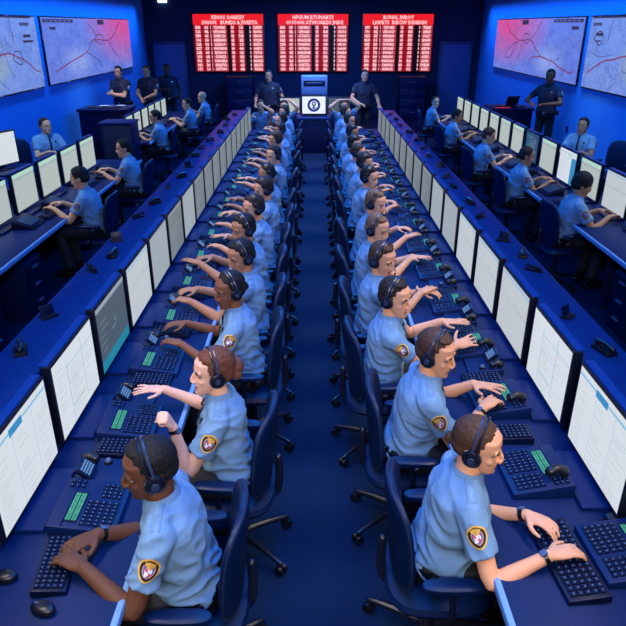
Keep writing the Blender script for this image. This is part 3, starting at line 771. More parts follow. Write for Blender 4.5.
for k in range(n): monitor('cream', -3.36, 5.83+.75*k, ZT, -PI/2, '%s monitor on the nearer left side bench, cream screen' % nth(k, n), 'monitors on the left side bench')
for k in range(6): monitor('small', -3.55, 12.66+.61*k, ZT, -PI/2, '%s monitor on the farther left side bench' % nth(k, 6), 'monitors on the farther left side bench')
ks = ['columns', 'list', 'cream', 'bluebar', 'cream', 'dark', 'cream', 'cream', 'cream', 'cream', 'cream', 'cream', 'cream']
for k in range(13):
    monitor(ks[k], 3.44, 6.35+.76*k, ZT, PI/2, '%s monitor on the right side bench, %s' % (nth(k, 13), desc[ks[k]]), 'monitors on the right side bench')

# ------------------------------------------------------------------ desk equipment
def slope_box(mb, w, d, h0, h1, m, bev=.006):
    """wedge: width along x, depth along y; low edge at -y"""
    bm = bmesh.new(); bmesh.ops.create_cube(bm, size=1)
    for v_ in bm.verts:
        y = v_.co.y; z = 0 if v_.co.z < 0 else (h0 if y < 0 else h1); v_.co = V((v_.co.x*w, y*d, z))
    bmesh.ops.bevel(bm, geom=list(bm.edges), offset=bev, segments=2, affect='EDGES', profile=.6)
    bm.verts.index_update(); mb.add([v_.co.copy() for v_ in bm.verts], [[v_.index for v_ in f.verts] for f in bm.faces], m); bm.free()
def keys(w0, w1, d0, d1, nx, ny, zf, mark=True, ang=0, gap=.22):
    mb = MB(); dx = (w1-w0)/nx; dy = (d1-d0)/ny; Rm = Matrix.Rotation(ang, 4, 'X')
    for i in range(nx):
        for j in range(ny):
            x = w0+dx*(i+.5); y = d0+dy*(j+.5); X = Matrix.Translation((x, y, zf(y))) @ Rm
            mb.box((0, 0, .003), (dx*(1-gap), dy*(1-gap), .009), 'key', 0, X=X)
            if mark: mb.box((0, dy*.05, .0078), (dx*.28, dy*.18, .0006), 'keymark', 0, X=X)
    return mb
def build_console(variant):
    """operator side is -y"""
    rt = empty('dispatch_console'); w, d, h0, h1 = .32, .29, .030, .075; b = MB(); slope_box(b, w, d, h0, h1, 'console', .008)
    b.box((0, .085, .070), (.30, .006, .004), 'plate', .001, X=Matrix.Identity(4)); b.build('body', rt)
    a = math.atan2(h1-h0, d); zf = lambda y: h0+(h1-h0)*(y+d/2)/d
    keys(-.14, .02, -.125, .015, 7, 5, zf, True, a).build('key_grid', rt, smooth=False)
    if variant == 0: keys(.04, .135, -.125, -.03, 4, 4, zf, True, a).build('number_keys', rt, smooth=False)
    else: keys(.04, .14, -.12, .015, 4, 5, zf, True, a).build('number_keys', rt, smooth=False)
    lc = MB(); X = Matrix.Translation((-.03, .055, zf(.055))) @ Matrix.Rotation(a, 4, 'X')
    lc.box((0, 0, .001), (.19, .058, .006), 'console_dark', .002, X=X)
    for yy in (-.014, .012):
        lc.box((0, yy, .0045), (.17, .020, .003), 'lcd', 0, X=X)
        rg = random.Random(3)
        for i in range(13): lc.box((-.078+i*.013, yy, .0064), (.007, .011 if rg.random() < .6 else .005, .0008), 'lcd_dark', 0, X=X)
    lc.build('lcd_panel', rt, smooth=False)
    bt = keys(.09, .145, .05, .125, 2, 3, zf, True, a, .4); bt.build('function_buttons', rt, smooth=False)
    if variant == 1:
        hs = MB(); hs.tube([(.085, .045, .098), (.085, .08, .11), (.085, .11, .095)], [.026, .022, .027], 'rubber', n=12); hs.build('handset', rt)
    return rt
def build_phone():
    rt = empty('desk_phone'); b = MB(); slope_box(b, .185, .22, .022, .045, 'console', .007); b.build('base', rt)
    X = Matrix.Translation((-.045, .055, .075)) @ Matrix.Rotation(math.radians(42), 4, 'X')
    s = MB(); s.box((0, 0, 0), (.105, .085, .022), 'console_dark', .006, X=X); s.box((0, .002, .0115), (.088, .062, .002), 'scr_navy', 0, X=X)
    for r in range(4):
        for c in range(6):
            s.box((-.034+c*.0135, -.020+r*.014, .013), (.009, .007, .001), 'scr_blue', 0, X=X)
    s.build('display', rt, smooth=False)
    k = MB(); k.ell((.055, -.02, .045), (.017, .017, .014), 'knob'); k.cyl((.055, -.02, .02), (.055, -.02, .042), .02, 'rubber'); k.build('knob', rt)
    h = MB(); h.tube([(.055, .04, .06), (.055, .065, .072), (.055, .09, .064)], [.022, .017, .022], 'rubber', n=12); h.build('handset', rt)
    return rt
def build_keyboard(w=.30, d=.135):
    rt = empty('keyboard'); b = MB(); slope_box(b, w, d, .022, .038, 'console_dark', .006); b.build('body', rt)
    zf = lambda y: .022+.016*(y+d/2)/d
    nx = 12 if w < .35 else 15
    keys(-w*.46, w*.46, -d*.42, d*.42, nx, 5, zf, True, math.atan2(.016, d), .2).build('key_grid', rt, smooth=False)
    return rt
def build_keypad():
    rt = empty('keypad'); b = MB(); w, d = .135, .24; slope_box(b, w, d, .030, .042, 'console_dark', .006); b.build('body', rt)
    keys(-w*.44, w*.44, -d*.45, d*.45, 5, 9, lambda y: .030+.012*(y+d/2)/d, True, math.atan2(.012, d), .2).build('key_grid', rt, smooth=False)
    return rt
def build_mouse():
    rt = empty('computer_mouse'); m = MB(); m.ell((0, 0, .017), (.031, .052, .022), 'rubber', e1=.8, nu=20); m.build('body', rt)
    w_ = MB(); w_.cyl((-.004, .026, .036), (.004, .026, .036), .008, 'knob', n=10); w_.build('scroll_wheel', rt); return rt
PR = {}
def place(key, fn, x, y, z, rz, label, cat, group=None):
    if key not in PR: PR[key] = fn(); o = PR[key]; o.location = (x, y, z); o.rotation_euler = (0, 0, rz)
    else: o = dup(PR[key], (x, y, z), rz)
    tag(o, label, cat, group)
    return o
# orientation: left rows rz=+90deg (back of the device towards -X), right rows rz=-90deg
LZ, RZ = PI/2, -PI/2
lcon = [2.22+.68*k for k in range(17)]
for k, y in enumerate(lcon):
    place('con0', lambda: build_console(0), -.995, y, ZT, LZ+(.05 if k % 2 else .02), '%s dispatch console with green display on the left centre workbench' % nth(k, 17), 'console', 'dispatch consoles on the left centre row')
    if k < 13:
        place('phone', build_phone, -1.03, y+.262, ZT, LZ+.03, '%s desk phone with tilted lit display on the left centre workbench' % nth(k, 13), 'phone', 'desk phones on the left centre row')
    if 0 < k < 15:
        place('pad', build_keypad, -.99, y-.235, ZT, LZ, '%s narrow black keypad between consoles on the left centre workbench' % ORD[k-1], 'keypad', 'keypads on the left centre row')
place('kb', build_keyboard, -1.035, 1.905, ZT, LZ+.12, 'black keyboard under the hands of the nearest left officer', 'keyboard')
place('mouse', build_mouse, -1.01, 1.69, ZT, LZ-.3, 'black computer mouse near the bottom left corner, below the typing hands', 'mouse')
place('mouse', build_mouse, -1.22, 1.84, ZT, LZ, 'black computer mouse at the left edge beside the nearest monitor', 'mouse')
rcon = [2.47, 3.12]+[3.80+.705*k for k in range(14)]
for k, y in enumerate(rcon):
    place('con1', lambda: build_console(1), 1.065, y, ZT, RZ+(.05 if k < 2 else -.03), '%s dispatch console with black handset on the right centre workbench' % nth(k+1, 17), 'console', 'dispatch consoles on the right centre row')
    if 1 < k < 13: place('phone', build_phone, 1.09, y-.262, ZT, RZ-.03, '%s desk phone with tilted lit display on the right centre workbench' % nth(k-2, 11), 'phone', 'desk phones on the right centre row')
for k, y in enumerate([2.795, 3.355]+[4.035+.705*j for j in range(12)]):
    place('pad', build_keypad, 1.04, y, ZT, RZ, '%s narrow black keypad between consoles on the right centre workbench' % nth(k, 14), 'keypad', 'keypads on the right centre row')
place('bigkb', lambda: build_keyboard(.42, .17), 1.035, 1.93, ZT, RZ+.08, 'large keyboard under the hands of the nearest right officer', 'keyboard')
place('con1', None, 1.285, 1.96, ZT, RZ+.05, 'nearest dispatch console on the right workbench, behind the large keyboard', 'console', 'dispatch consoles on the right centre row')
place('mouse', build_mouse, 1.34, 2.165, ZT, RZ, 'computer mouse at the right edge beside the nearest right console', 'mouse')
def build_terminal():
    rt = empty('touch_terminal'); b = MB(); slope_box(b, .34, .24, .02, .10, 'console_dark', .008); b.build('body', rt)
    a = math.atan2(.08, .24); X = Matrix.Translation((0, 0, .0615)) @ Matrix.Rotation(a, 4, 'X'); s = MB(); s.box((0, 0, .001), (.27, .17, .004), 'plate', .001, X=X); s.box((0, .0, .0035), (.25, .15, .001), 'scr_navy', 0, X=X); s.build('display', rt); return rt
for i, (s, y) in enumerate([(-1, 6.72), (-1, 7.55), (-1, 8.7), (-1, 9.6), (-1, 13.2), (-1, 14.4), (1, 7.6), (1, 8.2), (1, 9.4), (1, 9.94), (1, 11.3), (1, 12.2), (1, 13.5), (1, 14.6)]):
    nm = ('left' if s < 0 else 'right'); k = i if s < 0 else i-6
    place('term', build_terminal, s*(3.12 if not (s < 0 and y > 12) else 3.31), y, ZT, LZ if s < 0 else RZ, '%s dark sloped terminal on the %s side bench' % (ORD[k], nm), 'terminal', 'sloped terminals on the %s side bench' % nm)
for i, (s, y) in enumerate([(-1, 7.1), (-1, 9.15), (-1, 12.62), (-1, 14.85), (1, 6.9), (1, 8.62), (1, 10.32), (1, 12.78), (1, 15.4)]):
    nm = ('left' if s < 0 else 'right'); k = i if s < 0 else i-4
    place('kb', build_keyboard, s*(3.05 if not (s < 0 and y > 12) else 3.28), y, ZT, LZ if s < 0 else RZ, '%s black keyboard under an officer\'s hands on the %s side bench' % (ORD[k], nm), 'keyboard', 'keyboards on the %s side bench' % nm)
# things on the ledges
def build_radio():
    rt = empty('radio_handset'); b = MB(); b.box((0, 0, .012), (.07, .13, .024), 'rubber', .006); b.build('cradle', rt)
    h = MB(); h.tube([(0, -.055, .04), (0, 0, .05), (0, .06, .04)], [.018, .013, .018], 'rubber', n=10); h.build('handset', rt); return rt
def build_stapler():
    rt = empty('stapler'); MB().box((0, 0, .006), (.035, .13, .012), 'rubber', .004).build('base', rt)
    MB().box((0, .005, .03), (.03, .12, .018), 'rubber', .006, X=Matrix.Rotation(.12, 4, 'X')).build('arm', rt); return rt
def build_holder():
    rt = empty('card_holder'); MB().box((0, 0, .008), (.10, .06, .016), 'rubber', .004).build('base', rt)
    MB().box((0, .012, .045), (.085, .012, .065), 'console_dark', .003, X=Matrix.Rotation(-.25, 4, 'X')).build('card', rt); return rt
rg = random.Random(5)
for s, nm in ((-1, 'left'), (1, 'right')):
    ys = [3.05, 3.5, 4.3, 4.62, 5.0, 5.7, 6.2, 6.9, 7.4, 8.0, 8.7, 9.3, 10.0, 10.8, 11.6, 12.4, 13.1]; cnt = {}
    for k, y in enumerate(ys):
        kd = ['radio', 'stapler', 'holder'][[0, 2, 1, 0, 2, 1, 0, 1, 0, 2, 0, 1, 0, 0, 1, 0, 1][k]]; c = cnt.get(kd, 0); cnt[kd] = c+1
        place(kd, dict(radio=build_radio, stapler=build_stapler, holder=build_holder)[kd], s*(1.59+rg.uniform(-.05, .04)), y, 1.15, rg.uniform(-.9, .9), '%s black %s on the %s centre ledge' % (ORD[c], dict(radio='radio handset', stapler='stapler', holder='card holder')[kd], nm), dict(radio='handset', stapler='stapler', holder='card holder')[kd], '%s on the %s ledge' % (dict(radio='handsets', stapler='staplers', holder='card holders')[kd], nm))

# ------------------------------------------------------------------ chairs
def build_chair():
    rt = empty('office_chair')
    s = MB(); s.ell((0, .02, .445), (.245, .245, .045), 'chair', e1=.6, e2=.6, nu=24, nv=8); s.build('seat', rt)
    X = Matrix.Translation((0, -.185, .745)) @ Matrix.Rotation(math.radians(6), 4, 'X')
    b = MB(); b.ell((0, 0, 0), (.225, .030, .26), 'chair', e1=.55, e2=.62, nu=28, nv=18)
    def bend(p): return V((p.x, p.y+.95*p.x*p.x*(1 if p.y > -9 else 1)-.15*p.z*p.z, p.z))
    b.v = [X @ bend(p) for p in b.v]; bk = b.build('backrest', rt)
    pp = MB(); pts = []
    for j in range(33):
        q = 2*PI*j/32; cx, sz = math.cos(q), math.sin(q)
        pts.append(bend(V((.226*math.copysign(abs(cx)**.62, cx), -.006, .261*math.copysign(abs(sz)**.55, sz)))))
    pp.tube(pts, .006, 'chair_pipe', n=6, sub=1, X=X); pp.build('piping', bk)
    c = MB(); c.tube([(0, -.05, .40), (0, -.20, .41), (0, -.235, .50), (0, -.235, .66)], [.024, .022, .022, .02], 'chair_frame', n=8); c.build('back_bracket', rt)
    for sd in (-1, 1):
        a = MB(); a.tube([(sd*.20, .04, .43), (sd*.275, .04, .46), (sd*.285, .03, .60), (sd*.28, .02, .645)], .015, 'chair_frame', n=8)
        a.ell((sd*.28, .03, .665), (.038, .135, .020), 'chair', e1=.6, e2=.7, nu=18, nv=8); a.build('armrest', rt)
    g = MB(); g.cyl((0, 0, .11), (0, 0, .41), .026, 'chair_frame'); g.cyl((0, 0, .38), (0, 0, .41), .09, 'chair_frame'); g.cyl((0, 0, .07), (0, 0, .14), .042, 'chair_frame'); g.build('gas_column', rt)
    for k in range(5):
        q = 2*PI*k/5+.35; d = V((math.cos(q), math.sin(q), 0)); l = MB()
        l.tube([d*.03+V((0, 0, .11)), d*.17+V((0, 0, .10)), d*.31+V((0, 0, .075))], [.024, .019, .015], 'chair_frame', n=8); lo = l.build('base_leg', rt)
        w = MB(); e = V((-d.y, d.x, 0)); p = d*.31+V((0, 0, .029))
        w.cyl(p-e*.026, p-e*.006, .028, 'caster', n=14); w.cyl(p+e*.006, p+e*.026, .028, 'caster', n=14); w.cyl(p+V((0, 0, 0)), p+V((0, 0, .05)), .009, 'chair_frame', n=8); w.build('caster', lo)
    return rt
CHN = [0]
def chair(x, y, rz, label, group=None):
    o = place('chair', build_chair, x, y, 0, rz, label, 'chair', group); return o

# ------------------------------------------------------------------ people in the centre rows
def W_(x, y, z, pose='type', **k): return dict(w=(x, y, z), pose=pose, **k)
def lean_for(hx, px): return max(4, min(30, math.degrees(math.asin(min(.6, max(0.02, (hx-px-.035)/.68))))))
left = [
 dict(y=2.03, hx=.67, px=.42, d='dark-skinned officer with cropped black hair, typing, nearest in the left centre row', skin=4, hair='crop', hc='black', head=(-4, 10, -3), L=W_(-.90, 1.84, .835), R=W_(-.90, 2.02, .835), watch=(1,), vox=.0055, build=1.04),
 dict(y=2.79, hx=.52, px=.34, d='woman officer with auburn bun, mouth open, one fist raised and one hand reaching', skin=5, hair='bun', hc='auburn', head=(-4, 0, 0), L=W_(-.69, 2.60, .97, 'fist', pole=(-.2, -.1, -1), d=(-.35, .25, .9), n=(0, -1, .2)), R=W_(-.84, 3.07, .90, 'open'), watch=(-1,), female=True, tie=True, mouth=True, vox=.0055),
 dict(y=3.88, hx=.57, px=.35, d='dark-skinned woman officer reaching to a console, third in the left centre row', skin=3, hair='pulled', hc='black', head=(8, 8, 0), L=W_(-.86, 3.68, .87, 'relax'), R=W_(-.90, 4.03, .86, 'relax'), female=True, tie=True, vox=.0065),
 dict(y=4.55, hx=.56, px=.36, d='brown-skinned officer with black hair looking down, fourth in the left centre row', skin=2, hair='short', hc='black', head=(8, 16, 0), vox=.0075),
 dict(y=5.27, hx=.62, px=.38, d='officer with one arm stretched to the monitors, fifth in the left centre row', skin=2, hair='short', hc='black', head=(8, 12, 0), L=W_(-.98, 5.15, .90, 'open'), vox=.008),
 dict(y=5.95, hx=.59, px=.37, d='fair officer with dark hair in profile, sixth in the left centre row', skin=1, hair='short', hc='dark', head=(4, 8, 0), vox=.009)]
tn = ['bending forward', 'with both forearms on the bench', 'looking down at the bench', 'leaning towards the screens']
for k, (y, hx) in enumerate([(6.7, .52), (7.45, .56), (8.65, .54), (9.96, .59), (10.88, .57), (12.23, .62), (13.4, .60)]):
    left.append(dict(y=y, hx=hx, px=.36, d='%s seated officer in the left centre row, %s' % (nth(k+6, 13), tn[k % 4]), skin=[1, 2, 0, 1, 2, 0, 1][k], hair=['short', 'pulled', 'short', 'crop'][k % 4], hc=['dark', 'black', 'dark', 'brown'][k % 4], head=(random.uniform(-5, 18), random.uniform(5, 20), 0), vox=.0115, female=(k % 3 == 1)))
right = [
 dict(y=2.18, hx=.71, px=.47, d='woman officer with pulled back brown hair, nearest in the right centre row', skin=0, hair='pulled', hc='brown', head=(0, 8, 3), R=W_(.95, 1.90, .84), L=W_(.93, 2.13, .84), watch=(-1, 1), female=True, vox=.0055, tie=False, build=1.08),
 dict(y=3.00, hx=.68, px=.44, d='officer with short brown hair and black tie, second in right centre row', skin=1, hair='crop', hc='brown', head=(-8, 12, 0), R=W_(.93, 2.93, .865), L=W_(.93, 3.16, .88, 'open'), watch=(1,), tie=True, vox=.0055, build=1.05),
 dict(y=3.75, hx=.54, px=.36, d='dark-haired officer with black tie and open hands, third in right centre row', skin=0, hair='short', hc='dark', head=(-10, 8, 0), R=W_(.93, 3.66, .87, 'open', n=(.2, .6, .9)), L=W_(.90, 3.97, .90, 'open'), tie=True, vox=.0055),
 dict(y=4.48, hx=.52, px=.35, d='officer with cropped brown hair, mouth open, fourth in right centre row', skin=1, hair='crop', hc='brown', head=(-14, 14, 0), R=W_(.84, 4.55, .87, 'open'), mouth=True, vox=.0075),
 dict(y=5.27, hx=.57, px=.36, d='fair officer with cropped sandy hair, fifth in the right centre row', skin=0, hair='crop', hc='sandy', head=(-10, 16, 0), R=W_(.86, 5.35, .86, 'relax'), vox=.008),
 dict(y=6.15, hx=.64, px=.40, d='fair officer with sandy hair, sixth in the right centre row', skin=0, hair='crop', hc='sandy', head=(-6, 12, 0), vox=.009)]
for k, (y, hx) in enumerate([(7.3, .67), (8.15, .68), (8.85, .64), (9.55, .62), (10.66, .66), (12.2, .70), (13.4, .68)]):
    right.append(dict(y=y, hx=hx, px=.43, d='%s seated officer in the right centre row, %s' % (nth(k+6, 13), tn[(k+1) % 4]), skin=[0, 1, 1, 0, 2, 1, 0][k], hair=['short', 'crop', 'pulled', 'short'][k % 4], hc=['black', 'dark', 'brown', 'dark'][k % 4], head=(random.uniform(-18, 5), random.uniform(5, 20), 0), vox=.0115, female=(k % 3 == 2)))
for s, rows, nm in ((-1, left, 'left'), (1, right, 'right')):
    for k, q in enumerate(rows):
        y = q.pop('y'); hx = q.pop('hx'); px = q.pop('px')+.10; d = q.pop('d')
        for side_ in (-1, 1):
            key = 'L' if side_ < 0 else 'R'
            if key not in q:
                q[key] = W_(s*(random.uniform(.86, .93)), y+(.16 if side_*s < 0 else -.16)*(1)+random.uniform(-.04, .04), random.uniform(.84, .87), random.choice(['type', 'type', 'relax', 'open']))
        # the local left hand lies towards -Y for the left row and +Y for the right row
        if 'w' in q['L'] and q['L']['w'][1] > q['R']['w'][1] and s < 0: q['L'], q['R'] = q['R'], q['L']
        if 'w' in q['L'] and q['L']['w'][1] < q['R']['w'][1] and s > 0: q['L'], q['R'] = q['R'], q['L']
        h_ = q['head']; q['head'] = (h_[0]+(26 if s < 0 else -26), h_[1], h_[2])
        make_person(d, (s*px, y), PI/2 if s < 0 else -PI/2, lean=lean_for(hx, px), group='seated officers in the %s centre row' % nm, earside=(1 if s < 0 else -1), **q)
        chair(s*(px-.02), y, (PI/2 if s < 0 else -PI/2)+random.uniform(-.10, .10), '%s office chair of the %s centre row' % (nth(k, 13), nm), 'office chairs in the %s centre row' % nm)

# people at the end of the rows, by the supervisor desk
def seated(label, hx, y, s, chair_lab, **k):
    px = hx-.16
    if 'L' not in k: k['L'] = W_(s*(px+.44), y+.14*(-1 if s < 0 else 1), .845)
    if 'R' not in k: k['R'] = W_(s*(px+.44), y-.14*(-1 if s < 0 else 1), .845)
    k.setdefault('vox', .010)
    make_person(label, (s*px, y), PI/2 if s < 0 else -PI/2, lean=lean_for(hx, px), **k)
    if chair_lab: chair(s*(px-.02), y, (PI/2 if s < 0 else -PI/2)+random.uniform(-.2, .2), chair_lab)
HU = dict(l=(-.13, .12, 1.30), pose='relax', pole=(-1, .3, -.2)); HR = dict(l=(.13, .12, 1.30), pose='relax', pole=(1, .3, -.2))
make_person('officer with one hand on the head, far end of left centre row', (-.60, 14.55), PI-.3, lean=10, head=(20, 5, 0), L=dict(HU), R=dict(l=(.2, .35, .95), pose='relax'), skin=0, hair='short', hc='dark', vox=.0115)
make_person('officer with both hands on the head, far end of right centre row', (.64, 14.55), PI+.3, lean=10, head=(-20, 5, 0), L=dict(HU), R=dict(HR), skin=0, hair='short', hc='brown', vox=.0115)
make_person('officer resting chin on hand behind the far end of the left ledge', (-1.12, 14.75), PI-.2, lean=14, head=(10, 5, 10), L=dict(l=(-.10, .22, 1.16), pose='relax', pole=(-1, .5, -.5)), R=dict(l=(.2, .35, .95), pose='relax'), skin=1, hair='short', hc='brown', vox=.0115, headset=False)
chair(-.60, 14.58, PI-.3, 'office chair at the far end of the left centre row'); chair(.64, 14.58, PI+.3, 'office chair at the far end of the right centre row'); chair(-1.12, 14.79, PI-.2, 'office chair behind the far end of the left ledge')

# side rows
seated('seated officer with dark hair typing, nearest at the left side bench', 2.72, 7.29, -1, 'office chair nearest at the left side bench', skin=1, hair='short', hc='black', headset=False, head=(-5, 14, 0), vox=.009)
seated('seated dark-haired officer, second at the left side bench before the dark cabinet', 2.75, 9.26, -1, 'office chair second at the left side bench', skin=1, hair='short', hc='black', headset=False, head=(15, 8, 0))
seated('seated officer with dark hair behind the dark cabinet at the farther left bench', 3.07, 12.66, -1, 'office chair nearest at the farther left bench', skin=1, hair='short', hc='black', headset=False, head=(12, 10, 0))
seated('seated officer with black hair, second at the farther left bench', 2.86, 14.89, -1, 'office chair second at the farther left bench', skin=0, hair='short', hc='black', headset=False, head=(25, 5, 0))
seated('seated bald officer, farthest at the left bench', 2.77, 16.43, -1, 'office chair farthest at the left bench', skin=0, hair='bald', headset=False, head=(35, 0, 0))
seated('seated officer with dark cap of hair, nearest at the right side bench', 3.00, 6.94, 1, 'office chair nearest at the right side bench', skin=2, hair='curly', hc='black', headset=False, head=(-4, 18, 0), vox=.009)
seated('woman officer with dark hair tied back, second at the right side bench', 2.91, 8.65, 1, 'office chair second at the right side bench', skin=2, hair='pulled', hc='dark', headset=False, head=(-4, 14, 0), female=True, vox=.009)
seated('officer with grey-brown hair looking down, third at the right side bench', 2.83, 10.35, 1, 'office chair third at the right side bench', skin=0, hair='short', hc='brown', headset=False, head=(-12, 18, 0))
seated('officer with black hair bending to the desk, fourth at the right side bench', 2.83, 12.81, 1, 'office chair fourth at the right side bench', skin=2, hair='short', hc='black', headset=False, head=(-8, 14, 0))
seated('woman officer turned to the camera, farthest at the right side bench', 2.85, 15.3, 1, 'office chair farthest at the right side bench', skin=5, hair='pulled', hc='black', headset=False, head=(-75, 0, 0), female=True)
# officers facing the room behind the side rows
make_person('seated officer with glasses and black tie behind the left side monitors', (-4.62, 11.15), -PI/2-.75, lean=6, head=(8, 0, 0), L=dict(l=(-.16, .42, .82), pose='relax'), R=dict(l=(.16, .42, .82), pose='relax'), skin=0, hair='crop', hc='dark', tie=True, headset=False, glasses=True, vox=.008, build=1.12, size=1.04)
make_person('seated officer with black tie and dark hair behind the right side monitors', (4.66, 11.15), PI/2+.75, lean=6, head=(4, 0, 0), L=dict(l=(-.16, .42, .82), pose='relax'), R=dict(l=(.16, .42, .82), pose='relax'), skin=2, hair='short', hc='black', tie=True, headset=False, vox=.008, build=1.12, size=1.04)
chair(-4.98, 10.95, -PI/2-.75, 'dark office chair against the left wall beside the officer with glasses'); chair(5.08, 10.75, PI/2+.65, 'dark office chair against the right wall beside the officer with a tie')
# standing officers
def stander(label, x, y, rz, L, R, **k):
    k.setdefault('vox', .010)
    make_person(label, (x, y), rz, lean=2, stand=True, headset=False, uni='shirt_navy', L=L, R=R, **k)
CRL = dict(l=(.10, .22, 1.13), pose='relax', pole=(-1, -.1, -.6), d=(1, .1, .15), n=(0, 1, .3)); CRR = dict(l=(-.08, .26, 1.10), pose='relax', pole=(1, -.1, -.6), d=(-1, .1, .1), n=(0, 1, .3))
stander('officer in black uniform with folded arms, leftmost of three by the left wall', -4.80, 16.7, PI-.25, dict(CRL), dict(CRR), head=(5, 5, 0), skin=0, hair='short', hc='dark', size=1.09, build=1.18)
stander('officer in black uniform with clasped hands, middle of three by the left wall', -4.22, 17.2, PI-.3, dict(l=(-.05, .30, 1.02), pose='grip', pole=(-1, -.2, -.5)), dict(l=(.05, .31, 1.0), pose='grip', pole=(1, -.2, -.5)), head=(5, 8, 0), skin=1, hair='crop', hc='brown', size=1.08, build=1.22)
stander('dark-skinned officer in black uniform, rightmost of three standing by the left wall', -3.88, 17.9, PI+.2, dict(l=(-.27, .05, .88), pose='relax', pole=(-.3, -1, 0), d=(0, .1, -1), n=(-1, 0, 0)), dict(l=(.10, .25, 1.15), pose='relax', pole=(1, -.1, -.6)), head=(-5, 5, 0), skin=4, hair='crop', hc='black', size=1.08, build=1.15)
stander('dark-skinned officer in black uniform standing beside the right podium', 5.07, 14.3, PI/2+.9, dict(l=(-.1, .32, 1.12), pose='relax', pole=(-1, -.2, -.5)), dict(l=(.22, .30, 1.12), pose='relax', pole=(1, -.3, -.5)), head=(10, 5, 0), skin=3, hair='crop', hc='black', size=1.13, build=1.1)
stander('officer with glasses in black uniform standing left of the supervisor desk', -1.08, 16.4, PI, dict(l=(-.30, .25, .98), pose='relax'), dict(l=(.30, .25, .98), pose='relax'), head=(-5, 5, 0), skin=1, hair='crop', hc='dark', size=1.05, build=1.15, glasses=True)
stander('officer in black uniform with a bent arm standing right of the supervisor desk', 1.26, 16.4, PI, dict(l=(-.34, .28, .95), pose='relax'), dict(l=(.12, .28, 1.0), pose='relax', pole=(1, -.1, -.6)), head=(5, 0, 0), skin=0, hair='crop', hc='black', size=1.05, build=1.15)

# ------------------------------------------------------------------ far end furniture
rt = empty('supervisor_desk', (0.02, 15.7, 0)); tag(rt, 'dark supervisor desk with blue top at the far end of the central aisle', 'desk')
MB().box((0, 0, .80), (2.0, .85, .05), 'ledge', .01).build('desk_top', rt)
MB().box((0, -.38, .39), (1.94, .04, .77), 'panel', .004).build('front_panel', rt)
for s in (-1, 1): MB().box((s*.95, .02, .39), (.04, .78, .77), 'panel', .004).build('side_panel', rt)
def simple_mon(label, x, y, z, rz, W, H, face, logo=False):
    rt = empty('monitor', (x, y, z), rz); tag(rt, label, 'monitor'); zb = .07
    MB().box((0, -.03, zb+H/2), (W+.05, .05, H+.05), 'bezel', .008).build('housing', rt)
    MB().box((0, -.05, .08), (.10, .04, .14), 'bezel', .006).box((0, -.02, .009), (.26, .18, .018), 'bezel', .006).build('stand', rt)
    s = MB(); s.quad((-W/2, -.004, zb), (-W/2, -.004, zb+H), (W/2, -.004, zb+H), (W/2, -.004, zb), face); so = s.build('screen', rt, smooth=False)
    if logo:
        l = MB(); cz = zb+H/2
        def ringf(r0, r1, m, y, a0=0, a1=360, n=32, cx=0, czz=cz):
            vs = []
            for j in range(n+1):
                q = math.radians(a0+(a1-a0)*j/n); vs += [(cx+r0*math.cos(q), y, czz+r0*math.sin(q)), (cx+r1*math.cos(q), y, czz+r1*math.sin(q))]
            l.add(vs, [[2*j, 2*j+1, 2*j+3, 2*j+2] for j in range(n)], m)
        ringf(.095, .150, 'logo_blue', .001); ringf(.0, .052, 'logo_blue', .001, czz=cz+.028); ringf(.0, .022, 'logo_white', .003, czz=cz+.030)
        l.quad((-.018, .002, cz-.085), (-.018, .002, cz+.01), (.018, .002, cz+.01), (.018, .002, cz-.085), 'logo_blue')
        l.quad((-.055, .002, cz-.075), (-.055, .002, cz-.05), (.055, .002, cz-.05), (.055, .002, cz-.075), 'logo_blue'); l.build('emblem', so, smooth=False)
    return rt
simple_mon('bright monitor with round dark blue emblem, centre of the supervisor desk', .02, 15.45, .825, PI, .54, .38, 'logo_white', True)
simple_mon('pale monitor on the supervisor desk, left of the emblem monitor', -.55, 15.65, .825, PI-.15, .46, .32, 's_cream')
simple_mon('dark grey monitor on the supervisor desk, right of the emblem monitor', .62, 15.65, .825, PI+.15, .50, .33, 's_grey')
for k, (z, lab) in enumerate(((.825, 'lower dark blue printer stacked behind the emblem monitor'), (1.29, 'upper dark blue printer, topmost behind the emblem monitor'))):
    H = .46 if k == 0 else .42
    rt = empty('printer', (.03, 15.86, z)); tag(rt, lab, 'printer')
    MB().box((0, 0, H/2), (.62, .40, H), 'door', .03).build('casing', rt); MB().box((0, -.202, H*.62), (.50, .012, .12), 'console_dark', .003).build('paper_slot', rt)
    MB().box((0, -.21, H*.60), (.40, .014, .035), 'plate', .003).build('paper_tray', rt)
    MB().box((0, -.209, H*.64), (.34, .006, .02), 'keymark').build('button_strip', rt)
for x, lab in ((-2.37, 'dark filing cabinet against the back wall left of the supervisor desk'), (3.22, 'dark filing cabinet against the back wall right of the supervisor desk')):
    rt = empty('filing_cabinet', (x, 21.8, 0)); tag(rt, lab, 'cabinet')
    MB().box((0, 0, .64), (.84, .6, 1.28), 'panel', .01).build('body', rt)
    for k in range(4):
        d = MB().box((0, -.31, .17+k*.31), (.78, .03, .285), 'console', .006).build('drawer', rt); MB().box((0, -.34, .20+k*.31), (.14, .03, .03), 'knob', .006).build('handle', d)
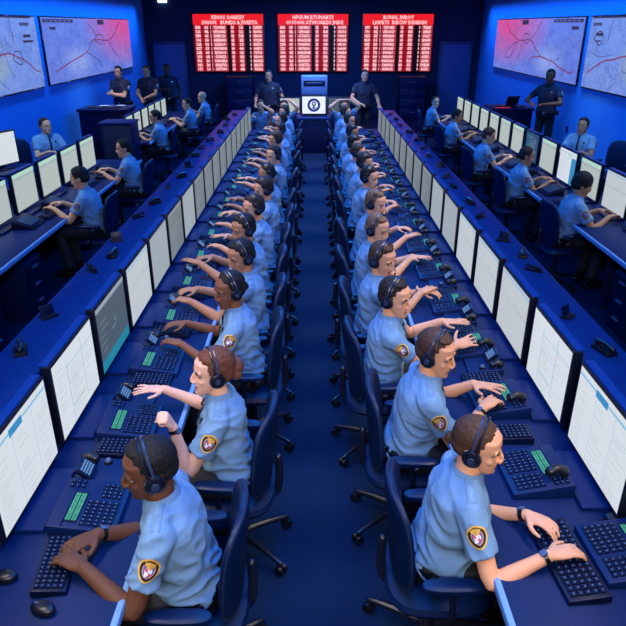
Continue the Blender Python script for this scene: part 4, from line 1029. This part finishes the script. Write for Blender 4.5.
def podium(x0, x1, y0, y1, lab, slope=.06):
    w, d = x1-x0, y1-y0; rt = empty('podium', ((x0+x1)/2, (y0+y1)/2, 0)); tag(rt, lab, 'podium')
    MB().box((0, 0, .52), (w-.06, d-.06, 1.04), 'panel', .01).build('body', rt); b = MB(); b.box((0, 0, 1.075), (w, d, .06), 'console', .012); b.build('top', rt)
    b = MB(); b.box((0, -.1, 1.115), (w*.62, d*.4, .025), 'console_dark', .006)
    for k in range(5): b.box((-w*.24+k*w*.12, -.1, 1.13), (w*.07, d*.2, .01), 'keymark' if k % 2 else 'key', .002)
    b.build('control_panel', rt); return rt
podium(-5.2, -4.1, 14.45, 15.3, 'wide dark podium standing by the left wall below the map')
podium(4.0, 4.95, 14.7, 15.45, 'dark podium with lit control panel standing by the right wall')
tag(MB().box((4.25, 14.75, 1.108), (.34, .03, .012), 'led_red', .004).build('light_strip'), 'thin glowing red light strip on the right podium edge', 'light')
rt = empty('laptop', (4.45, 15.1, 1.105), .4); tag(rt, 'open dark laptop on the right podium', 'laptop')
MB().box((0, 0, .012), (.34, .24, .02), 'rubber', .004).build('base', rt); MB().box((0, 0, .11), (.34, .012, .22), 'rubber', .004, X=Matrix.Translation((0, -.12, .02)) @ Matrix.Rotation(.3, 4, 'X')).build('lid', rt)
for k, (x, y, r) in enumerate(((-4.75, 15.05, .2), (-4.4, 15.1, -.3))):
    tag(MB().box((0, 0, .008), (.21, .15, .014), 'paper', .002).build('notepad', None, (x, y, 1.107), r), ['white notepad on the left podium, left of two', 'white notepad on the left podium, right of two'][k], 'notepad')
rt = empty('storage_cabinet', (-3.52, 11.85, 0)); tag(rt, 'tall dark cabinet between the two left side benches', 'cabinet')
MB().box((0, 0, .59), (.56, .5, 1.18), 'panel', .01).build('body', rt); MB().box((0, 0, 1.19), (.60, .54, .03), 'plate', .006).build('cabinet_top', rt); MB().box((.02, -.255, .6), (.48, .015, 1.1), 'ledge_side', .004).build('door_panel', rt)
# desk of the officer behind the left monitors
rt = empty('corner_desk', (-4.85, 9.75, 0)); tag(rt, 'dark desk against the left wall in front of the officer with glasses', 'desk')
MB().box((0, 0, .75), (1.1, .9, .04), 'worktop', .006).build('desk_top', rt)
for s in (-1, 1): MB().box((s*.5, 0, .365), (.04, .8, .73), 'panel', .004).build('side_panel', rt)
simple_mon('white monitor on the corner desk at the left edge of the picture', -4.72, 9.72, .77, -PI/2-.35, .62, .46, 's_white')
# pedestals under the benches
def pedestal(x, y, rz, lab):
    if 'ped' not in PR:
        rt = empty('drawer_pedestal'); MB().box((0, 0, .30), (.42, .55, .60), 'panel', .012).build('body', rt)
        for k in range(3): d = MB().box((0, -.28, .12+k*.185), (.38, .02, .17), 'console_dark', .004).build('drawer', rt); MB().box((0, -.30, .16+k*.185), (.12, .02, .015), 'knob', .003).build('handle', d)
        PR['ped'] = rt; o = rt; o.location = (x, y, 0); o.rotation_euler = (0, 0, rz)
    else: o = dup(PR['ped'], (x, y, 0), rz)
    tag(o, lab, 'cabinet', 'drawer pedestals under the side benches'); return o
pedestal(-3.15, 6.1, PI/2, 'drawer pedestal under the left side bench near the left edge of the picture')
pedestal(-3.15, 5.1, PI/2, 'drawer pedestal under the left side bench, nearer the camera')
pedestal(3.25, 5.6, -PI/2, 'drawer pedestal under the right side bench')

# ------------------------------------------------------------------ lights
def area(name, loc, size, energy, col, rot=(0, 0, 0), sy=None, spread=None):
    l = bpy.data.lights.new(name, 'AREA'); l.energy = energy; l.color = col; l.size = size
    if sy: l.shape = 'RECTANGLE'; l.size_y = sy
    if spread: l.spread = math.radians(spread)
    o = bpy.data.objects.new(name, l); C.objects.link(o); o.location = loc; o.rotation_euler = rot; return o
BLUE = (.01, .25, 1.)
NEUT = (1., .86, .74)
area('aisle_light', (0, 14.5, 3.6), .6, 560, BLUE, sy=12)
area('aisle_light', (0, 4, 3.6), .5, 230, BLUE, sy=8)
for s in (-1, 1):
    area('row_light', (s*1.75, 7.2, 3.6), .4, 56, NEUT, rot=(0, s*math.radians(24), 0), sy=14, spread=50)
    area('side_row_light', (s*4.1, 10, 3.6), .25, 62, (.62, .80, 1.), rot=(0, s*math.radians(20), 0), sy=14, spread=60)
    area('side_aisle_light', (s*2.2, 9, 3.6), .4, 24, BLUE, sy=18)
    area('wall_washer', (s*(XW-.45), 11, 3.65), .2, 230, (.02, .34, 1.), rot=(0, -s*math.radians(18), 0), sy=21, spread=70)
area('standing_fill', (-4.4, 15.6, 3.6), .5, 16, NEUT, spread=70)  # fill lamps added to brighten the faces of the standing officers
area('standing_fill', (0, 14.9, 3.6), .3, 26, NEUT, sy=.3, spread=80, rot=(math.radians(12), 0, 0))
area('standing_fill', (4.6, 12.9, 3.6), .5, 12, NEUT, spread=70)
for s in (-1, 1): area('corner_fill', (s*4.2, 9.9, 3.6), .4, 9, (.42, .68, 1.), rot=(math.radians(20), 0, 0), spread=60)  # added fill on the seated officers behind the side rows
area('front_fill', (0, -1.2, 3.5), 2.4, 34, NEUT, rot=(math.radians(58), 0, 0), sy=.5, spread=80)  # unseen fill added behind the camera, lifts camera-facing sides of near officers
w = bpy.data.worlds.new('World'); scene.world = w; w.use_nodes = True
w.node_tree.nodes['Background'].inputs['Color'].default_value = (.01, .03, .12, 1); w.node_tree.nodes['Background'].inputs['Strength'].default_value = .12

# ------------------------------------------------------------------ camera
cam = bpy.data.cameras.new('Camera'); co_ = bpy.data.objects.new('Camera', cam); C.objects.link(co_)
co_.location = (0, 0, 2.77); co_.rotation_euler = (math.radians(90)-math.atan(287/631), 0, 0)
cam.sensor_width = 36; cam.lens = 631/626*36; cam.clip_start = .05; cam.clip_end = 100
scene.camera = co_
scene.view_settings.view_transform = 'Standard'; scene.view_settings.look = 'None'; scene.view_settings.gamma = 1; scene.view_settings.exposure = 0
